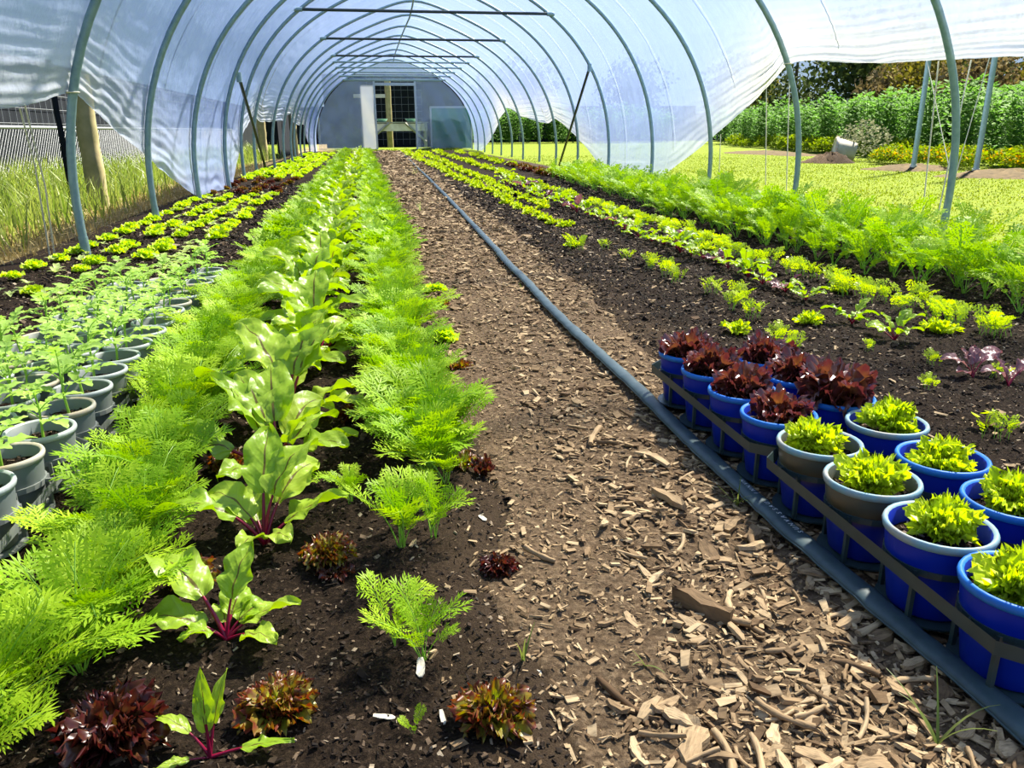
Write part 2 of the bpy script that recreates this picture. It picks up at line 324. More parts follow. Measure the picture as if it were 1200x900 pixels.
def lathe(mb, prof, seg=28, mi=0, closed=False):
    prof = np.asarray(prof, float); n = len(prof); a = np.linspace(0, 2*PI, seg, endpoint=False)
    V = np.stack([prof[:, None, 0]*np.cos(a), prof[:, None, 0]*np.sin(a), np.repeat(prof[:, 1:2], seg, 1)], -1).reshape(-1, 3)
    k = np.arange(seg); k2 = (k+1) % seg
    F = np.concatenate([np.stack([i*seg+k, i*seg+k2, (i+1)*seg+k2, (i+1)*seg+k], 1) for i in range(n-1)])
    mb.add(V, [F], mi=mi)
def TR(loc=(0,0,0), rz=0.0, s=1.0, rx=0.0, ry=0.0):
    return Matrix.Translation(loc) @ Euler((rx, ry, rz)).to_matrix().to_4x4() @ Matrix.Scale(s, 4)

def props(o, label=None, cat=None, group=None, kind=None):
    if label: o['label'] = label
    if cat: o['category'] = cat
    if group: o['group'] = group
    if kind: o['kind'] = kind
    return o
def ob(name, me, parent=None, loc=(0,0,0), rot=(0,0,0), s=1.0):
    o = bpy.data.objects.new(name, me); COL.objects.link(o)
    o.location = loc; o.rotation_euler = rot; o.scale = (s, s, s) if np.isscalar(s) else s
    if parent is not None: o.parent = parent
    return o
def thing(name, label, cat, loc=(0,0,0), rz=0.0, group=None, s=1.0):
    o = ob(name, None, None, loc, (0, 0, rz), s); o.empty_display_size = 0.05
    return props(o, label, cat, group)

# smooth value noise for terrain (numpy)
def vnoise(x, y, seed=0):
    xi = np.floor(x).astype(np.int64); yi = np.floor(y).astype(np.int64); fx = x-xi; fy = y-yi
    fx = fx*fx*(3-2*fx); fy = fy*fy*(3-2*fy)
    def h(a, b):
        n = (a*374761393 + b*668265263 + seed*974634777) & 0xffffffff
        n = ((n ^ (n >> 13))*1274126177) & 0xffffffff
        return ((n ^ (n >> 16)) & 0xffff)/65535.0
    return (h(xi,yi)*(1-fx)+h(xi+1,yi)*fx)*(1-fy) + (h(xi,yi+1)*(1-fx)+h(xi+1,yi+1)*fx)*fy
def fbm(x, y, f, oct=3, seed=0):
    r = 0; a = 1.0; t = 0
    for i in range(oct): r = r + a*(vnoise(x*f, y*f, seed+i)-0.5); t += a; a *= 0.55; f *= 2.1
    return r/t

# ------------------------------------------------------------------ ground
def sstep(a, b, x): t = np.clip((x-a)/(b-a), 0, 1); return t*t*(3-2*t)
def path_mask(x, y):      # 1 on the mulch path
    w = fbm(x, y, 3.0, 3, 11)*0.14
    r_edge = -0.22 + 0.12*sstep(2.0, 6.0, y) + 0.25*sstep(6, 20, y)
    l_edge = -0.90 + 0.04*sstep(1, 4, y) + 0.25*sstep(4, 20, y)
    return sstep(l_edge-0.03, l_edge+0.06, x+w)*(1-sstep(r_edge-0.08, r_edge+0.05, x+w))
def soil_z(x, y):
    lo = fbm(x, y, 2.2, 3, 3)*0.020 + fbm(x, y, 14, 2, 7)*0.014
    hi = fbm(x, y, 55, 3, 21)*0.012 + fbm(x, y, 130, 2, 33)*0.005
    e = sstep(1.85, 2.05, x)                                  # falls to lawn level at the right hoops
    el = 1-sstep(-2.72, -2.58, x)
    return (lo+hi)*(1-0.7*np.maximum(e, el)) - 0.004 - 0.022*path_mask(x, y) - 0.01*e - 0.006*el
def gz(x, y): return float(soil_z(np.array([float(x)]), np.array([float(y)]))[0])
ys = [0.30]
while ys[-1] < 27.4: ys.append(ys[-1] + max(0.0065, 0.0085*ys[-1]))
ys = np.array(ys)
def terrain(name, xs, ys, zf, mat, label):
    X, Y = np.meshgrid(xs, ys); Z = zf(X, Y)
    mb = MB(); mb.add(np.stack([X, Y, Z], -1).reshape(-1, 3), [gridF(len(xs), len(ys))])
    o = ob(name, mb.mesh(name, mat)); props(o, label, None, None, 'structure'); return o
xs = np.concatenate([np.arange(-2.85, -1.75, 0.016), np.arange(-1.75, 0.7, 0.0095), np.arange(0.7, 2.25, 0.018)])
terrain('soil_bed', xs, ys, soil_z, 'soil', 'dark crumbly soil of the planting beds inside the tunnel')
yb = np.arange(-4.0, 0.45, 0.08)
terrain('soil_bed', np.arange(-2.85, 2.25, 0.06), yb, lambda x, y: soil_z(x, y)-0.008, 'soil', 'dark soil of the beds by the tunnel mouth')
def path_z(x, y): return -0.012 + fbm(x, y, 18, 3, 5)*0.012 + fbm(x, y, 70, 2, 9)*0.008 - 0.05*(1-sstep(0.15, 0.6, path_mask(x, y)))
ysp = ys[ys < 26.7]
terrain('path', np.arange(-1.05, 0.35, 0.011), ysp, path_z, 'path', 'pale brown wood chip path between the beds')
def lawn_z(x, y):
    inside = sstep(-2.9, -2.7, x)*(1-sstep(2.0, 2.3, x))*(1-sstep(26.2, 27.2, y))
    return -0.02 + fbm(x, y, 0.5, 3, 2)*0.05*(1-inside) - 0.08*inside + 0.10*sstep(25.9, 27.0, y)*(1-sstep(27, 30, y))*sstep(-2.6, -2.0, x)*(1-sstep(2.0, 2.6, x))
lx = np.unique(np.concatenate([np.linspace(-60, -8, 14), np.arange(-8, 14, 0.25), np.linspace(14, 70, 16)]))
ly = np.unique(np.concatenate([np.linspace(-12, 0, 8), np.arange(0, 34, 0.3), np.linspace(34, 110, 16)]))
terrain('lawn', lx, ly, lawn_z, 'lawn', 'sunlit yellow green lawn around the tunnel')

# ------------------------------------------------------------------ tunnel frame
PROFC = [0.495903, -1.277724, 0.824847, 0.041597, 2.500385]   # polar profile of the arch (radius as a polynomial of the angle above ground)
def prof_r(phi):
    return np.polyval(PROFC, PI/2 - (np.sqrt(phi**2 + 0.02) - math.sqrt(0.02)))
HY = [-0.6, 1.1, 2.8, 4.5, 6.2, 7.93, 9.58, 11.24, 12.89, 14.54, 16.13, 17.71, 19.28, 20.88, 22.47, 24.06, 25.66, 26.84]
HD = [(0.025,0.01,-0.04)]*3 + [(0.025,0.01,-0.04),(-0.037,0,-0.038),(-0.044,0.003,-0.039),(-0.048,-0.006,0.016),(-0.094,-0.005,0.039),(-0.119,0,0.041),(-0.049,-0.014,0.003),(-0.012,-0.013,-0.001),(-0.018,-0.02,-0.005),(-0.023,-0.002,-0.01),(-0.005,-0.003,-0.01),(0.003,0.004,-0.012),(0.03,0.001,-0.003),(0.074,-0.006,-0.006),(0.09,-0.013,0.02)]
HYa = np.array(HY); HDa = np.array(HD)
def arch(phi, y, off=0.0):
    """point on the arch; phi = angle from the apex (negative = left)"""
    d = [np.interp(y, HYa, HDa[:, i]) for i in range(3)]
    r = prof_r(np.abs(phi))
    return np.sin(phi)*(r*(1+d[1])+off) + d[0], np.cos(phi)*(r*(1+d[2])+off)
ordn = ['first','second','third','fourth','fifth','sixth','seventh','eighth','ninth','tenth','eleventh','twelfth','thirteenth','fourteenth','fifteenth','sixteenth','seventeenth']
RH = 0.0225; HOOPS = {}
for i in range(17):
    y = HY[i]; ph = np.linspace(-PI/2, PI/2, 61)
    x, z = arch(ph, y); z = z - 0.03*(np.abs(ph) > 1.56)
    mb = MB(); tube(mb, np.stack([x, np.full_like(x, y), z], 1), RH, 10, upv=(0, 1, 0))
    t = HOOPS[i] = thing('tunnel_hoop', '%s bent grey steel hoop of the tunnel counted from the end wall' % ordn[16-i], 'hoop', (0, 0, 0), 0, 'steel hoops of the tunnel')
    ob('hoop_pipe', mb.mesh('hoop_pipe', 'galv'), t)
    for s in (-1, 1):     # ground sleeve that carries the leg, bolt through it
        pts = []
        for p in (0.0, 0.09):
            ph0 = s*(PI/2 - p/2.5); xx, zz = arch(np.array([ph0]), y); pts.append((float(xx[0]), y, float(zz[0])-(0.08 if p == 0 else 0)))
        mb = MB(); tube(mb, pts, RH+0.002, 10, upv=(0, 1, 0)); ob('ground_sleeve', mb.mesh('ground_sleeve', 'galv'), t)
# ridge pipe
yy = np.linspace(-0.6, 26.84, 60); x, z = arch(np.zeros(60), yy, -0.045)
mb = MB(); tube(mb, np.stack([x, yy, z], 1), 0.017, 8)
props(ob('ridge_pipe', mb.mesh('ridge_pipe', 'galv')), 'long steel ridge pipe clamped under the hoops at the top', 'pipe')
# crossbars
def phi_at(y, zt, s):
    p = np.linspace(0, PI/2, 400)*s; x, z = arch(p, np.full_like(p, y)); k = np.argmin(np.abs(z-zt)); return float(x[k])
for n, i in enumerate([7, 9, 11, 12, 13, 14, 15, 16]):
    y = HY[i]; zb = 2.075; xl, xr = phi_at(y, zb, -1), phi_at(y, zb, 1)
    t = thing('crossbar', 'straight dark steel crossbar of the %s hoop from the end wall' % ordn[16-i], 'crossbar', (0, y-0.048, zb), 0, 'steel crossbars under the roof')
    mb = MB(); tube(mb, [(xl, 0, 0), (xr, 0, 0)], 0.019, 8); ob('bar', mb.mesh('bar', 'dark_steel' if n < 3 else 'galv'), t)
    for xx in (xl, xr):
        mb = MB(); tube(mb, [(xx-0.05, 0, 0), (xx+0.05, 0, 0)], 0.028, 8); ob('bar_clamp', mb.mesh('bar_clamp', 'galv'), t)
# diagonal braces
for a, b, lab in (((2.09, 11.18, 1.41), (2.42, 14.2, 0.0), 'dark diagonal steel brace behind the tall carrots'), ((-2.33, 9.66, 1.18), (-2.60, 13.8, 0.0), 'dark diagonal steel brace beside the lettuce bed')):
    mb = MB(); tube(mb, [a, b], 0.02, 8)
    t = thing('diagonal_brace', lab, 'brace', b); p = ob('brace_bar', mb.mesh('brace_bar', 'dark_steel'), t, (-b[0], -b[1], -b[2]))
    mb = MB(); tube(mb, [Vector(a)-Vector((0, 0, .05)), Vector(a)+Vector((0, 0, .05))], 0.03, 8); ob('brace_clamp', mb.mesh('brace_clamp', 'galv'), t, (-b[0], -b[1], -b[2]))

# ------------------------------------------------------------------ polythene cover
# height of the film's lower hem above ground along the tunnel, left and right side (tied up or let down)
HEM_L = [(-2.5, .75), (-0.6, .80), (0.3, .70), (1.1, .80), (1.9, .68), (2.8, .80), (3.55, .67), (4.1, .71), (4.5, .80), (4.8, .78), (6.2, .46), (7.93, .04), (9.4, .0), (10.2, .02), (11.24, .33), (12.89, .84), (13.6, .74), (14.54, .76), (16.13, .79), (17.71, .96), (19.28, .78), (20.88, .74), (22.47, .78), (24.06, .30), (25, .02), (26.84, .0)]
HEM_R = [(-2.5, .95), (-0.6, 1.0), (1.1, .97), (2.8, 1.0), (3.5, .90), (4.5, .98), (5.3, 1.0), (6.0, 1.08), (6.2, 1.1), (6.5, 1.0), (7.93, .52), (9.3, .06), (9.9, .0), (11.3, .0), (11.9, .14), (12.89, .43), (14.54, .80), (15.3, .70), (16.13, .75), (17.71, .88), (19.28, 1.1), (20.88, .86), (22.47, .48), (24.06, .15), (24.9, .0), (26.84, .0)]
def hem_z(tab, y):
    t = np.array(tab); return np.interp(y, t[:, 0], t[:, 1])
def smooth_tab(tab, y):
    return sum(hem_z(tab, y+d)*w for d, w in ((-.14, .2), (-.07, .2), (0, .2), (.07, .2), (.14, .2)))
fy = np.concatenate([np.arange(-2.5, 2.5, 0.10), np.arange(2.5, 12, 0.045), np.arange(12, 26.86, 0.08)])
NT = 150
P = np.linspace(0, PI/2, 1200)
rows = []; hemv = []
for y in fy:
    side = []
    xx, zz = arch(P, np.full_like(P, y)); s_arc = np.concatenate([[0], np.cumsum(np.hypot(np.diff(xx), np.diff(zz)))])
    for s, tab in ((-1, HEM_L), (1, HEM_R)):
        ze = float(smooth_tab(tab, np.array([y]))[0])
        x_, z_ = arch(P*s, np.full_like(P, y)); kk = np.argmin(np.abs(z_-max(ze, 0.004)))
        stot = s_arc[kk]
        d = stot*(1-np.linspace(0, 1, NT))**1.7          # distance above the hem, dense near the hem
        d = d[::-1]
        q = np.interp(stot-d, s_arc, P)
        lift = min(ze/1.0, 1.0)
        wl = 0.028 + 0.085*(1-lift)                       # fold spacing: gathered tighter where the hem is tied up
        reach = 0.16 + 0.30*lift + 0.25*(1-lift)
        near = np.exp(-(d/reach)**2)
        jit = fbm(np.full(NT, y*0.9), d*1.5, 1.0, 3, 40 if s > 0 else 60)
        fold = (np.sin(2*PI*d/wl + 16*jit + 0.8*y)*0.55 + np.sin(2*PI*d/(wl*2.3) + 11*jit - 1.1*y)*0.6)*0.014*(0.5+lift)*near*np.clip(0.25+3.2*np.abs(jit), 0, 1.5)
        wr = fbm(np.full(NT, y), stot-d, 1.6, 4, 80+s)*0.030 + (fbm(np.full(NT, y)*0.6, (stot-d)*3, 2.0, 3, 90+s))*0.018
        hy = np.min(np.abs(HYa-y)); slack = sstep(0.0, 0.5, np.array([hy]))[0]
        off = 0.028 + fold*(0.35+0.65*slack) + wr*(0.25+0.75*slack)*(1 if True else 0) + 0.03*near*lift*slack
        off = np.maximum(off, 0.0235)
        x3, z3 = arch(q*s, np.full_like(q, y), off)
        pts = np.stack([x3, np.full_like(x3, y), np.maximum(z3, 0.003)], 1)
        hm = np.clip(near*(0.35+0.65*lift) + 0.22*np.exp(-d/0.5), 0, 1)*(0.75+0.5*jit)
        if s < 0: side.append((pts, hm))
        else: side.append((pts[::-1][1:], hm[::-1][1:]))
    rows.append(np.concatenate([side[0][0], side[1][0]])); hemv.append(np.concatenate([side[0][1], side[1][1]]))
nu = len(rows[0]); mb = MB(); mb.add(np.concatenate(rows), [gridF(nu, len(fy))])
cov = ob('tunnel_cover', mb.mesh('tunnel_cover', 'film', hem=np.concatenate(hemv)))
props(cov, 'milky blue polythene film stretched over the hoops with its hem tied up in places', 'plastic cover', None, 'structure')
# ropes that hold the film down between the hoops
for i in range(3, 14):
    y = 0.5*(HY[i]+HY[i+1])
    for s, tab in ((-1, HEM_L), (1, HEM_R)):
        ze = float(hem_z(tab, y)); ph = np.linspace(0.02, PI/2, 60)*s
        x, z = arch(ph, np.full(60, y), 0.052); k = z > ze+0.12
        mb = MB(); yo = y + 0.25*np.sin(ph*1.2)
        tube(mb, np.stack([x, yo, z], 1)[k], 0.0045, 5, upv=(0, 1, 0))
        props(ob('cover_rope', mb.mesh('cover_rope', 'rope')), 'thin pale rope over the film on the %s side beyond the %s hoop' % ('lettuce bed' if s < 0 else 'lawn', ordn[16-i]), 'rope', 'ropes over the tunnel film')

# ------------------------------------------------------------------ end wall
YE = 26.84
def endwall():
    t = thing('wall_back', 'film covered end wall of the tunnel', None); t['kind'] = 'structure'
    def panel(name, xs_, ztop, zbot, hemf=None):
        mb = MB(); n = len(xs_); nz = 24; V = []; hm = []
        for j in range(nz):
            f = j/(nz-1); zz = zbot + (ztop-zbot)*f
            yy = YE + 0.02 + 0.022*np.sin(xs_*9 + f*7)*np.sin(f*PI) + 0.02*fbm(xs_*3, np.full(n, f*4), 1.5, 3, 5)
            V.append(np.stack([xs_, yy, zz], 1)); hm.append(hemf(xs_, zz) if hemf else np.zeros(n))
        mb.add(np.concatenate(V), [gridF(n, nz)])
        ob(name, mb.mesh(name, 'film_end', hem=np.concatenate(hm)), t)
    p = np.linspace(-PI/2, PI/2, 400); ax, az = arch(p, np.full_like(p, YE), 0.0)
    top = lambda x: np.interp(x, ax, az)
    xl = np.linspace(ax[0]+0.02, -0.55, 60); panel('film_panel', xl, np.minimum(top(xl), 2.10), np.full(60, 0.02), lambda x, z: sstep(-1.0, -0.92, x)*(z < 1.98)*1.0)
    xr = np.linspace(0.78, ax[-1]-0.02, 60); panel('film_panel', xr, np.minimum(top(xr), 2.10), np.full(60, 0.02))
    xt = np.linspace(-1.58, 1.66, 80); panel('film_panel', xt, np.maximum(top(xt), 2.105), np.full(80, 2.10))
    mb = MB(); tube(mb, [(-1.5, YE-0.02, 2.12), (1.62, YE-0.02, 2.12)], 0.022, 8); ob('head_rail', mb.mesh('head_rail', 'galv'), t)
endwall()
d = thing('door_1', 'open doorway with a grey steel frame in the end wall', None); d['kind'] = 'structure'
for x in (-0.53, 0.755):
    mb = MB(); box(mb, (x-0.03, YE-0.05, 0.0), (x+0.03, YE+0.02, 2.1)); ob('door_jamb', mb.mesh('door_jamb', 'pale_steel', False), d)
mb = MB(); box(mb, (-0.5, YE-0.05, 1.97), (0.725, YE+0.02, 2.06)); ob('door_head', mb.mesh('door_head', 'pale_steel', False), d)

# ------------------------------------------------------------------ leaf shapes
def centerline(L_, a0, curl, n, power=1.4):
    v = np.linspace(0, 1, n); th = a0 - curl*v**power; ds = L_/(n-1)
    y = np.concatenate([[0], np.cumsum(np.cos((th[1:]+th[:-1])/2))*ds]); z = np.concatenate([[0], np.cumsum(np.sin((th[1:]+th[:-1])/2))*ds])
    return v, y, z, th
def blade(L_, W, shape, a0, curl, nu=7, nv=10, start=(0., 0.), cup=0.15, ruf=0.0, rf=4.0, crk=0.0, seed=0, twist=0.0, jag=0.0, rj=0.3, round_top=0.0, power=1.4, frizz=0.0):
    """a leaf blade along +Y (rising to +Z); shape(v) = half width fraction"""
    rs = np.random.RandomState(seed); v, y, z, th = centerline(L_, a0, curl, nv, power)
    u = np.linspace(-1, 1, nu); U, Vv = np.meshgrid(u, v)
    w = W*shape(v)[:, None]*np.ones_like(U)
    if jag: w = w*(1 + jag*rs.uniform(-1, 1, U.shape)*(np.abs(U) > 0.8))
    ph = rs.uniform(0, 6.28, 3)
    peri = np.arctan2(U*W, (Vv-0.35)*L_*0.9)
    edge = np.maximum(np.abs(U), Vv if round_top else 0)**2
    d = cup*U**2*w + ruf*edge*np.sin(rf*peri*2 + ph[0] + 1.7*Vv) + 0.55*ruf*edge*np.sin(rf*4.1*peri + ph[1]) + crk*np.sin(U*7+ph[2])*np.sin(Vv*17+ph[1])*(1-0.3*np.abs(U))
    if ruf: d = d + ruf*rj*edge*rs.uniform(-1, 1, U.shape)
    back = -round_top*L_*U**2*Vv
    if frizz:
        out_ = np.clip((np.maximum(np.abs(U), Vv)-.72)/.28, 0, 1)
        d = d + frizz*out_*rs.uniform(-1, 1, U.shape); back = back + frizz*1.3*rs.uniform(-1, 1, U.shape)*(Vv > .9); w = w*(1 + .35*rs.uniform(-1, 1, U.shape)*(np.abs(U) > .9)*(frizz > 0))
    tw = twist*Vv
    X = U*w*np.cos(tw); D = d + U*w*np.sin(tw)
    Yc = y[:, None] + back*np.cos(th)[:, None] - D*np.sin(th)[:, None] + start[0]
    Zc = z[:, None] + back*np.sin(th)[:, None] + D*np.cos(th)[:, None] + start[1]
    UV = np.stack([(U+1)/2, Vv], -1).reshape(-1, 2)
    return np.stack([X, Yc, Zc], -1).reshape(-1, 3), gridF(nu, nv), np.clip(UV, 0, 1)
oval = lambda v: np.sin(np.clip(v*0.96+0.04, 0, 1)**0.8*PI)**0.75*0.98 + 0.02
lance = lambda v: np.sin(np.clip(v*0.97+0.03, 0, 1)**0.65*PI)**0.9 + 0.02
fan = lambda v: 0.16 + 0.84*np.clip(v, 0, 1)**0.75

# --- frilly lettuces
def lettuce_leaf(seed, L_=0.06, W=0.035, a0=1.0, curl=0.9, ruf=0.007, nu=13, nv=8, rf=5, frizz=0.0):
    mb = MB(); V, F, UV = blade(L_, W, fan, a0, curl, nu, nv, ruf=ruf, rf=rf, seed=seed, round_top=0.22, cup=0.25, jag=0.15, frizz=frizz); mb.add(V, [F], UV); return mb
def rosette(rng, tiers, s=1.0):
    """list of (leaf index, azimuth, scale, tilt) from outer to inner whorls"""
    out = []; a = rng.uniform(0, 6.28)
    for (n, idx, sc, tilt) in tiers:
        for k in range(n):
            a += 2*PI/n + rng.uniform(-.25, .25); out.append((rng.choice(idx), a, sc*rng.uniform(.82, 1.15)*s, tilt+rng.uniform(-.14, .14)))
        a += 0.5
    return out
LETT = {}
def lettuce_kind(key, mat, L_, W, ruf, rf=5, nu=21, nv=10, frizz=0.0):
    mbs = [lettuce_leaf(10+i, L_, W, a0, curl, ruf, nu, nv, rf, frizz) for i, (a0, curl) in enumerate([(0.55, 0.5), (0.7, 0.8), (0.95, 0.7), (1.1, 0.5), (1.3, 0.35), (1.45, 0.6)])]
    LETT[key] = (mbs, [m_.mesh('lettuce_leaf', mat) for m_ in mbs])
lettuce_kind('red', 'lettuce_red', 0.045, 0.0135, 0.0050, 4.0, 19, 12, .0050)
lettuce_kind('bronze', 'lettuce_bronze', 0.049, 0.0140, 0.0052, 4.0, 19, 12, .0048)
lettuce_kind('potred', 'lettuce_potred', 0.064, 0.019, 0.0070, 3.6, 19, 12, .0045)
lettuce_kind('green', 'lettuce_green', 0.056, 0.013, 0.0050, 4.0, 19, 13, .0060)
lettuce_kind('lime', 'lettuce_lime', 0.060, 0.034, 0.0070, 4, 11, 7)
TIERS = [(13, [0, 1], 1.0, 0.0), (12, [1, 2], 0.97, 0.0), (11, [2, 3], 0.92, 0.0), (9, [3, 4], 0.86, 0.0), (6, [4, 5], 0.76, 0)]
def put_leaves(parent, key, plan):
    for idx, a, sc, tilt in plan:
        ob('leaf', LETT[key][1][idx], parent, (0, 0, 0), (tilt, 0, a), sc)
def lettuce_mesh(key, seed, s=1.0, tiers=TIERS):
    rng = random.Random(seed); mb = MB()
    for idx, a, sc, tilt in rosette(rng, tiers, s): mb.merge(LETT[key][0][idx], TR((0, 0, 0), a, sc, tilt), rng.random()*0.3+0.01)
    return mb
def lettuce(key, x, y, s, label, group=None, name='lettuce', z=None, parts=True, seed=0, tiers=TIERS):
    zz = gz(x, y) if z is None else z
    t = thing(name, label, 'lettuce', (x, y, zz), random.Random(seed).uniform(0, 6), group)
    put_leaves(t, key, rosette(random.Random(seed+5), tiers, s)); return t

# --- carrots
def frond_mb(seed, L_=0.17, a0=1.15, curl=0.95, wid=0.05, pairs=8, lob=4, lw=0.0021, stem=0.0016, bare=0.34):
    rs = np.random.RandomState(seed); mb = MB(); nv = 14; v, y, z, th = centerline(L_, a0, curl, nv, 1.6)
    side_bend = rs.uniform(-.03, .03)
    C = np.stack([side_bend*v**2, y, z], 1)
    tube(mb, C[::2] if nv % 2 else np.concatenate([C[::2], C[-1:]]), np.linspace(stem, stem*0.4, len(C[::2])+(0 if nv % 2 else 1)), 4, False, mi=1)
    Q = []; 
    def at(t): return np.array([np.interp(t, v, C[:, i]) for i in range(3)]), np.interp(t, v, th)
    def leaflet(b, d, nrm, l, w):
        sdv = np.cross(d, nrm); sdv /= np.linalg.norm(sdv)+1e-9
        Q.append([b, b+d*l*0.5+sdv*w, b+d*l, b+d*l*0.5-sdv*w])
    for i in range(pairs+1):
        t = bare + (1-bare)*(i/pairs)**0.9; c, tt = at(min(t, 1)); T = np.array([0, math.cos(tt), math.sin(tt)]); Nn = np.array([0, -math.sin(tt), math.cos(tt)]); B = np.array([1., 0, 0])
        f = i/pairs; pl = wid*(0.35+0.65*math.sin(PI*min(1, 0.22+0.75*(1-f)*1.05)))*(1-0.45*f)
        if i == pairs:
            for a in (-.5, 0, .5):
                d = T*math.cos(a)+B*math.sin(a); leaflet(c, d, Nn, pl*0.9, lw)
            continue
        for s in (-1, 1):
            ang = 0.95+rs.uniform(-.15, .15); lift = rs.uniform(-.1, .35)
            d = T*math.cos(ang)+s*B*math.sin(ang)+Nn*lift; d /= np.linalg.norm(d)
            m_ = Nn - d*np.dot(Nn, d); m_ /= np.linalg.norm(m_)
            sdv = np.cross(d, m_)
            for j in range(lob):
                q = (j+0.35)/lob; b = c + d*pl*q
                ll = pl*0.60*(1-0.40*q)*rs.uniform(.8, 1.2)
                for s2 in (-1, 1):
                    a2 = 0.72+rs.uniform(-.15, .2); dd = d*math.cos(a2)+s2*sdv*math.sin(a2)+m_*rs.uniform(-.15, .25)
                    leaflet(b, dd, m_, ll, lw)
            leaflet(c, d, m_, pl*0.7, lw*0.7); leaflet(c+d*pl*0.55, d, m_, pl*0.5, lw)
    V = np.array(Q).reshape(-1, 3); mb.add(V, [np.arange(len(V)).reshape(-1, 4)]); return mb
FROND = [frond_mb(i, 0.135+0.015*(i % 3), [1.45, 1.3, 1.2, 1.4, 1.1, 1.3][i], [0.9, 1.1, 0.9, 0.5, 0.8, 1.5][i], 0.056, 7, 4, 0.0019, 0.0016, 0.46) for i in range(6)]
FROND_ME = [m_.mesh('frond', ['carrot', 'carrot_stem'], False) for m_ in FROND]
FROND_BIG = [frond_mb(20+i, 0.27, [1.4, 1.25, 1.1][i], [0.7, 0.9, 1.1][i], 0.062, 8, 3, 0.0034, 0.0022, 0.40) for i in range(3)]
FROND_LO = [frond_mb(40+i, 0.145, [1.4, 1.2, 1.05][i], [1.0, 1.2, 0.8][i], 0.055, 5, 2, 0.0055, 0.002) for i in range(3)]
def carrot_plan(rng, n, lib, lo=-.35, hi=.12):
    a = rng.uniform(0, 6.28); out = []
    for k in range(n):
        a += 2.4+rng.uniform(-.4, .4); out.append((rng.randrange(len(lib)), a, rng.uniform(.62, 1.15), rng.uniform(lo, hi)))
    return out
def carrot_mb(seed, n, lib):
    rng = random.Random(seed); mb = MB()
    for i, a, s, t in carrot_plan(rng, n, lib): mb.merge(lib[i], TR((rng.uniform(-.006, .006), rng.uniform(-.006, .006), 0), a, s, t), rng.random()*0.35+0.01)
    return mb

# --- beetroot
def beet_leaf_mbs(seed, Ls, Lb, W, a0, curl, sr=0.0030, narrow=False):
    bl, st = MB(), MB()
    v, y, z, th = centerline(Ls, a0, curl*0.25, 7, 1.2)
    tube(st, np.stack([np.zeros(7), y, z], 1), np.linspace(sr*1.35, sr*0.75, 7), 7)
    V, F, UV = blade(Lb, W, lance if narrow else oval, th[-1], curl*0.75, 11, 18, (y[-1], z[-1]), cup=0.20, ruf=W*0.24, rj=.05, rf=2.2, crk=W*0.11, seed=seed, twist=random.Random(seed).uniform(-.5, .5))
    bl.add(V, [F], UV); return bl, st
BL = [beet_leaf_mbs(i, *p) for i, p in enumerate([
    (0.060, 0.125, 0.034, 1.25, 1.9), (0.075, 0.140, 0.038, 1.10, 1.7), (0.050, 0.120, 0.034, 0.85, 1.2), (0.085, 0.125, 0.034, 1.35, 1.1),
    (0.045, 0.080, 0.030, 1.05, 1.6), (0.070, 0.105, 0.036, 0.65, 0.9), (0.095, 0.140, 0.040, 1.45, 1.5)])]
BLN = [beet_leaf_mbs(20+i, 0.035, 0.055, 0.010, a, c_, 0.0016, True) for i, (a, c_) in enumerate([(1.3, .6), (1.0, 1.6), (0.35, .4), (1.5, .3)])]
BL_ME = [(a.mesh('beet_leaf', 'beet'), b.mesh('beet_stalk', 'beet_stem')) for a, b in BL]
BLN_ME = [(a.mesh('beet_leaf', 'beet'), b.mesh('beet_stalk', 'beet_stem')) for a, b in BLN]
BLP_ME = [(a.mesh('beet_leaf', 'beet_purple'), b.mesh('beet_stalk', 'beet_stem')) for a, b in BL[:4]]
def beet(x, y, plan, label, group=None, lib=None, z=None):
    """plan: (leaf, azimuth in degrees from +X towards +Y, scale)"""
    lib = lib or BL_ME
    t = thing('beetroot_plant', label, 'beetroot', (x, y, gz(x, y) if z is None else z), 0, group)
    for i, az, s in plan:
        p = ob('leaf', lib[i][0], t, (0, 0, 0), (0, 0, math.radians(az-90)), s)
        ob('stalk', lib[i][1], p)
    return t
def beet_plan(rng, n, s=1.0):
    a = rng.uniform(0, 360); out = []
    for k in range(n): a += 137+rng.uniform(-25, 25); out.append((rng.choice([0, 1, 2, 3, 4, 5, 6, 1, 6]), a, s*rng.uniform(.75, 1.15)))
    return out

# ------------------------------------------------------------------ left planting block: carrots, beetroot, carrots
R = random.Random(4)
carrot_singles = []
def put_carrot(x, y, n, s, label, group, parts, rng, me_lib=None, up=(-.35, .12)):
    t_loc = (x, y, gz(x, y)-0.003)
    if parts:
        t = thing('carrot_plant', label, 'carrot', t_loc, rng.uniform(0, 6.28), group, s)
        for i, a, sc, tl in carrot_plan(rng, n, FROND, *up): ob('frond', FROND_ME[i], t, (rng.uniform(-.006, .006), rng.uniform(-.006, .006), 0), (tl, 0, a), sc)
    else:
        t = ob('carrot_plant', rng.choice(me_lib), None, t_loc, (0, 0, rng.uniform(0, 6.28)), s); props(t, label, 'carrot', group)
    return t
CARROT_ME = [carrot_mb(i, 9, FROND).mesh('carrot_plant', ['carrot', 'carrot_stem'], False) for i in range(5)]
CARROT_BIG_ME = [carrot_mb(50+i, 8, FROND_BIG).mesh('carrot_plant', ['carrot', 'carrot_stem'], False) for i in range(5)]
labL = 'feathery carrot plant in the dense row beside the grey pots'; labR = 'feathery carrot plant in the dense row along the wood chip path'
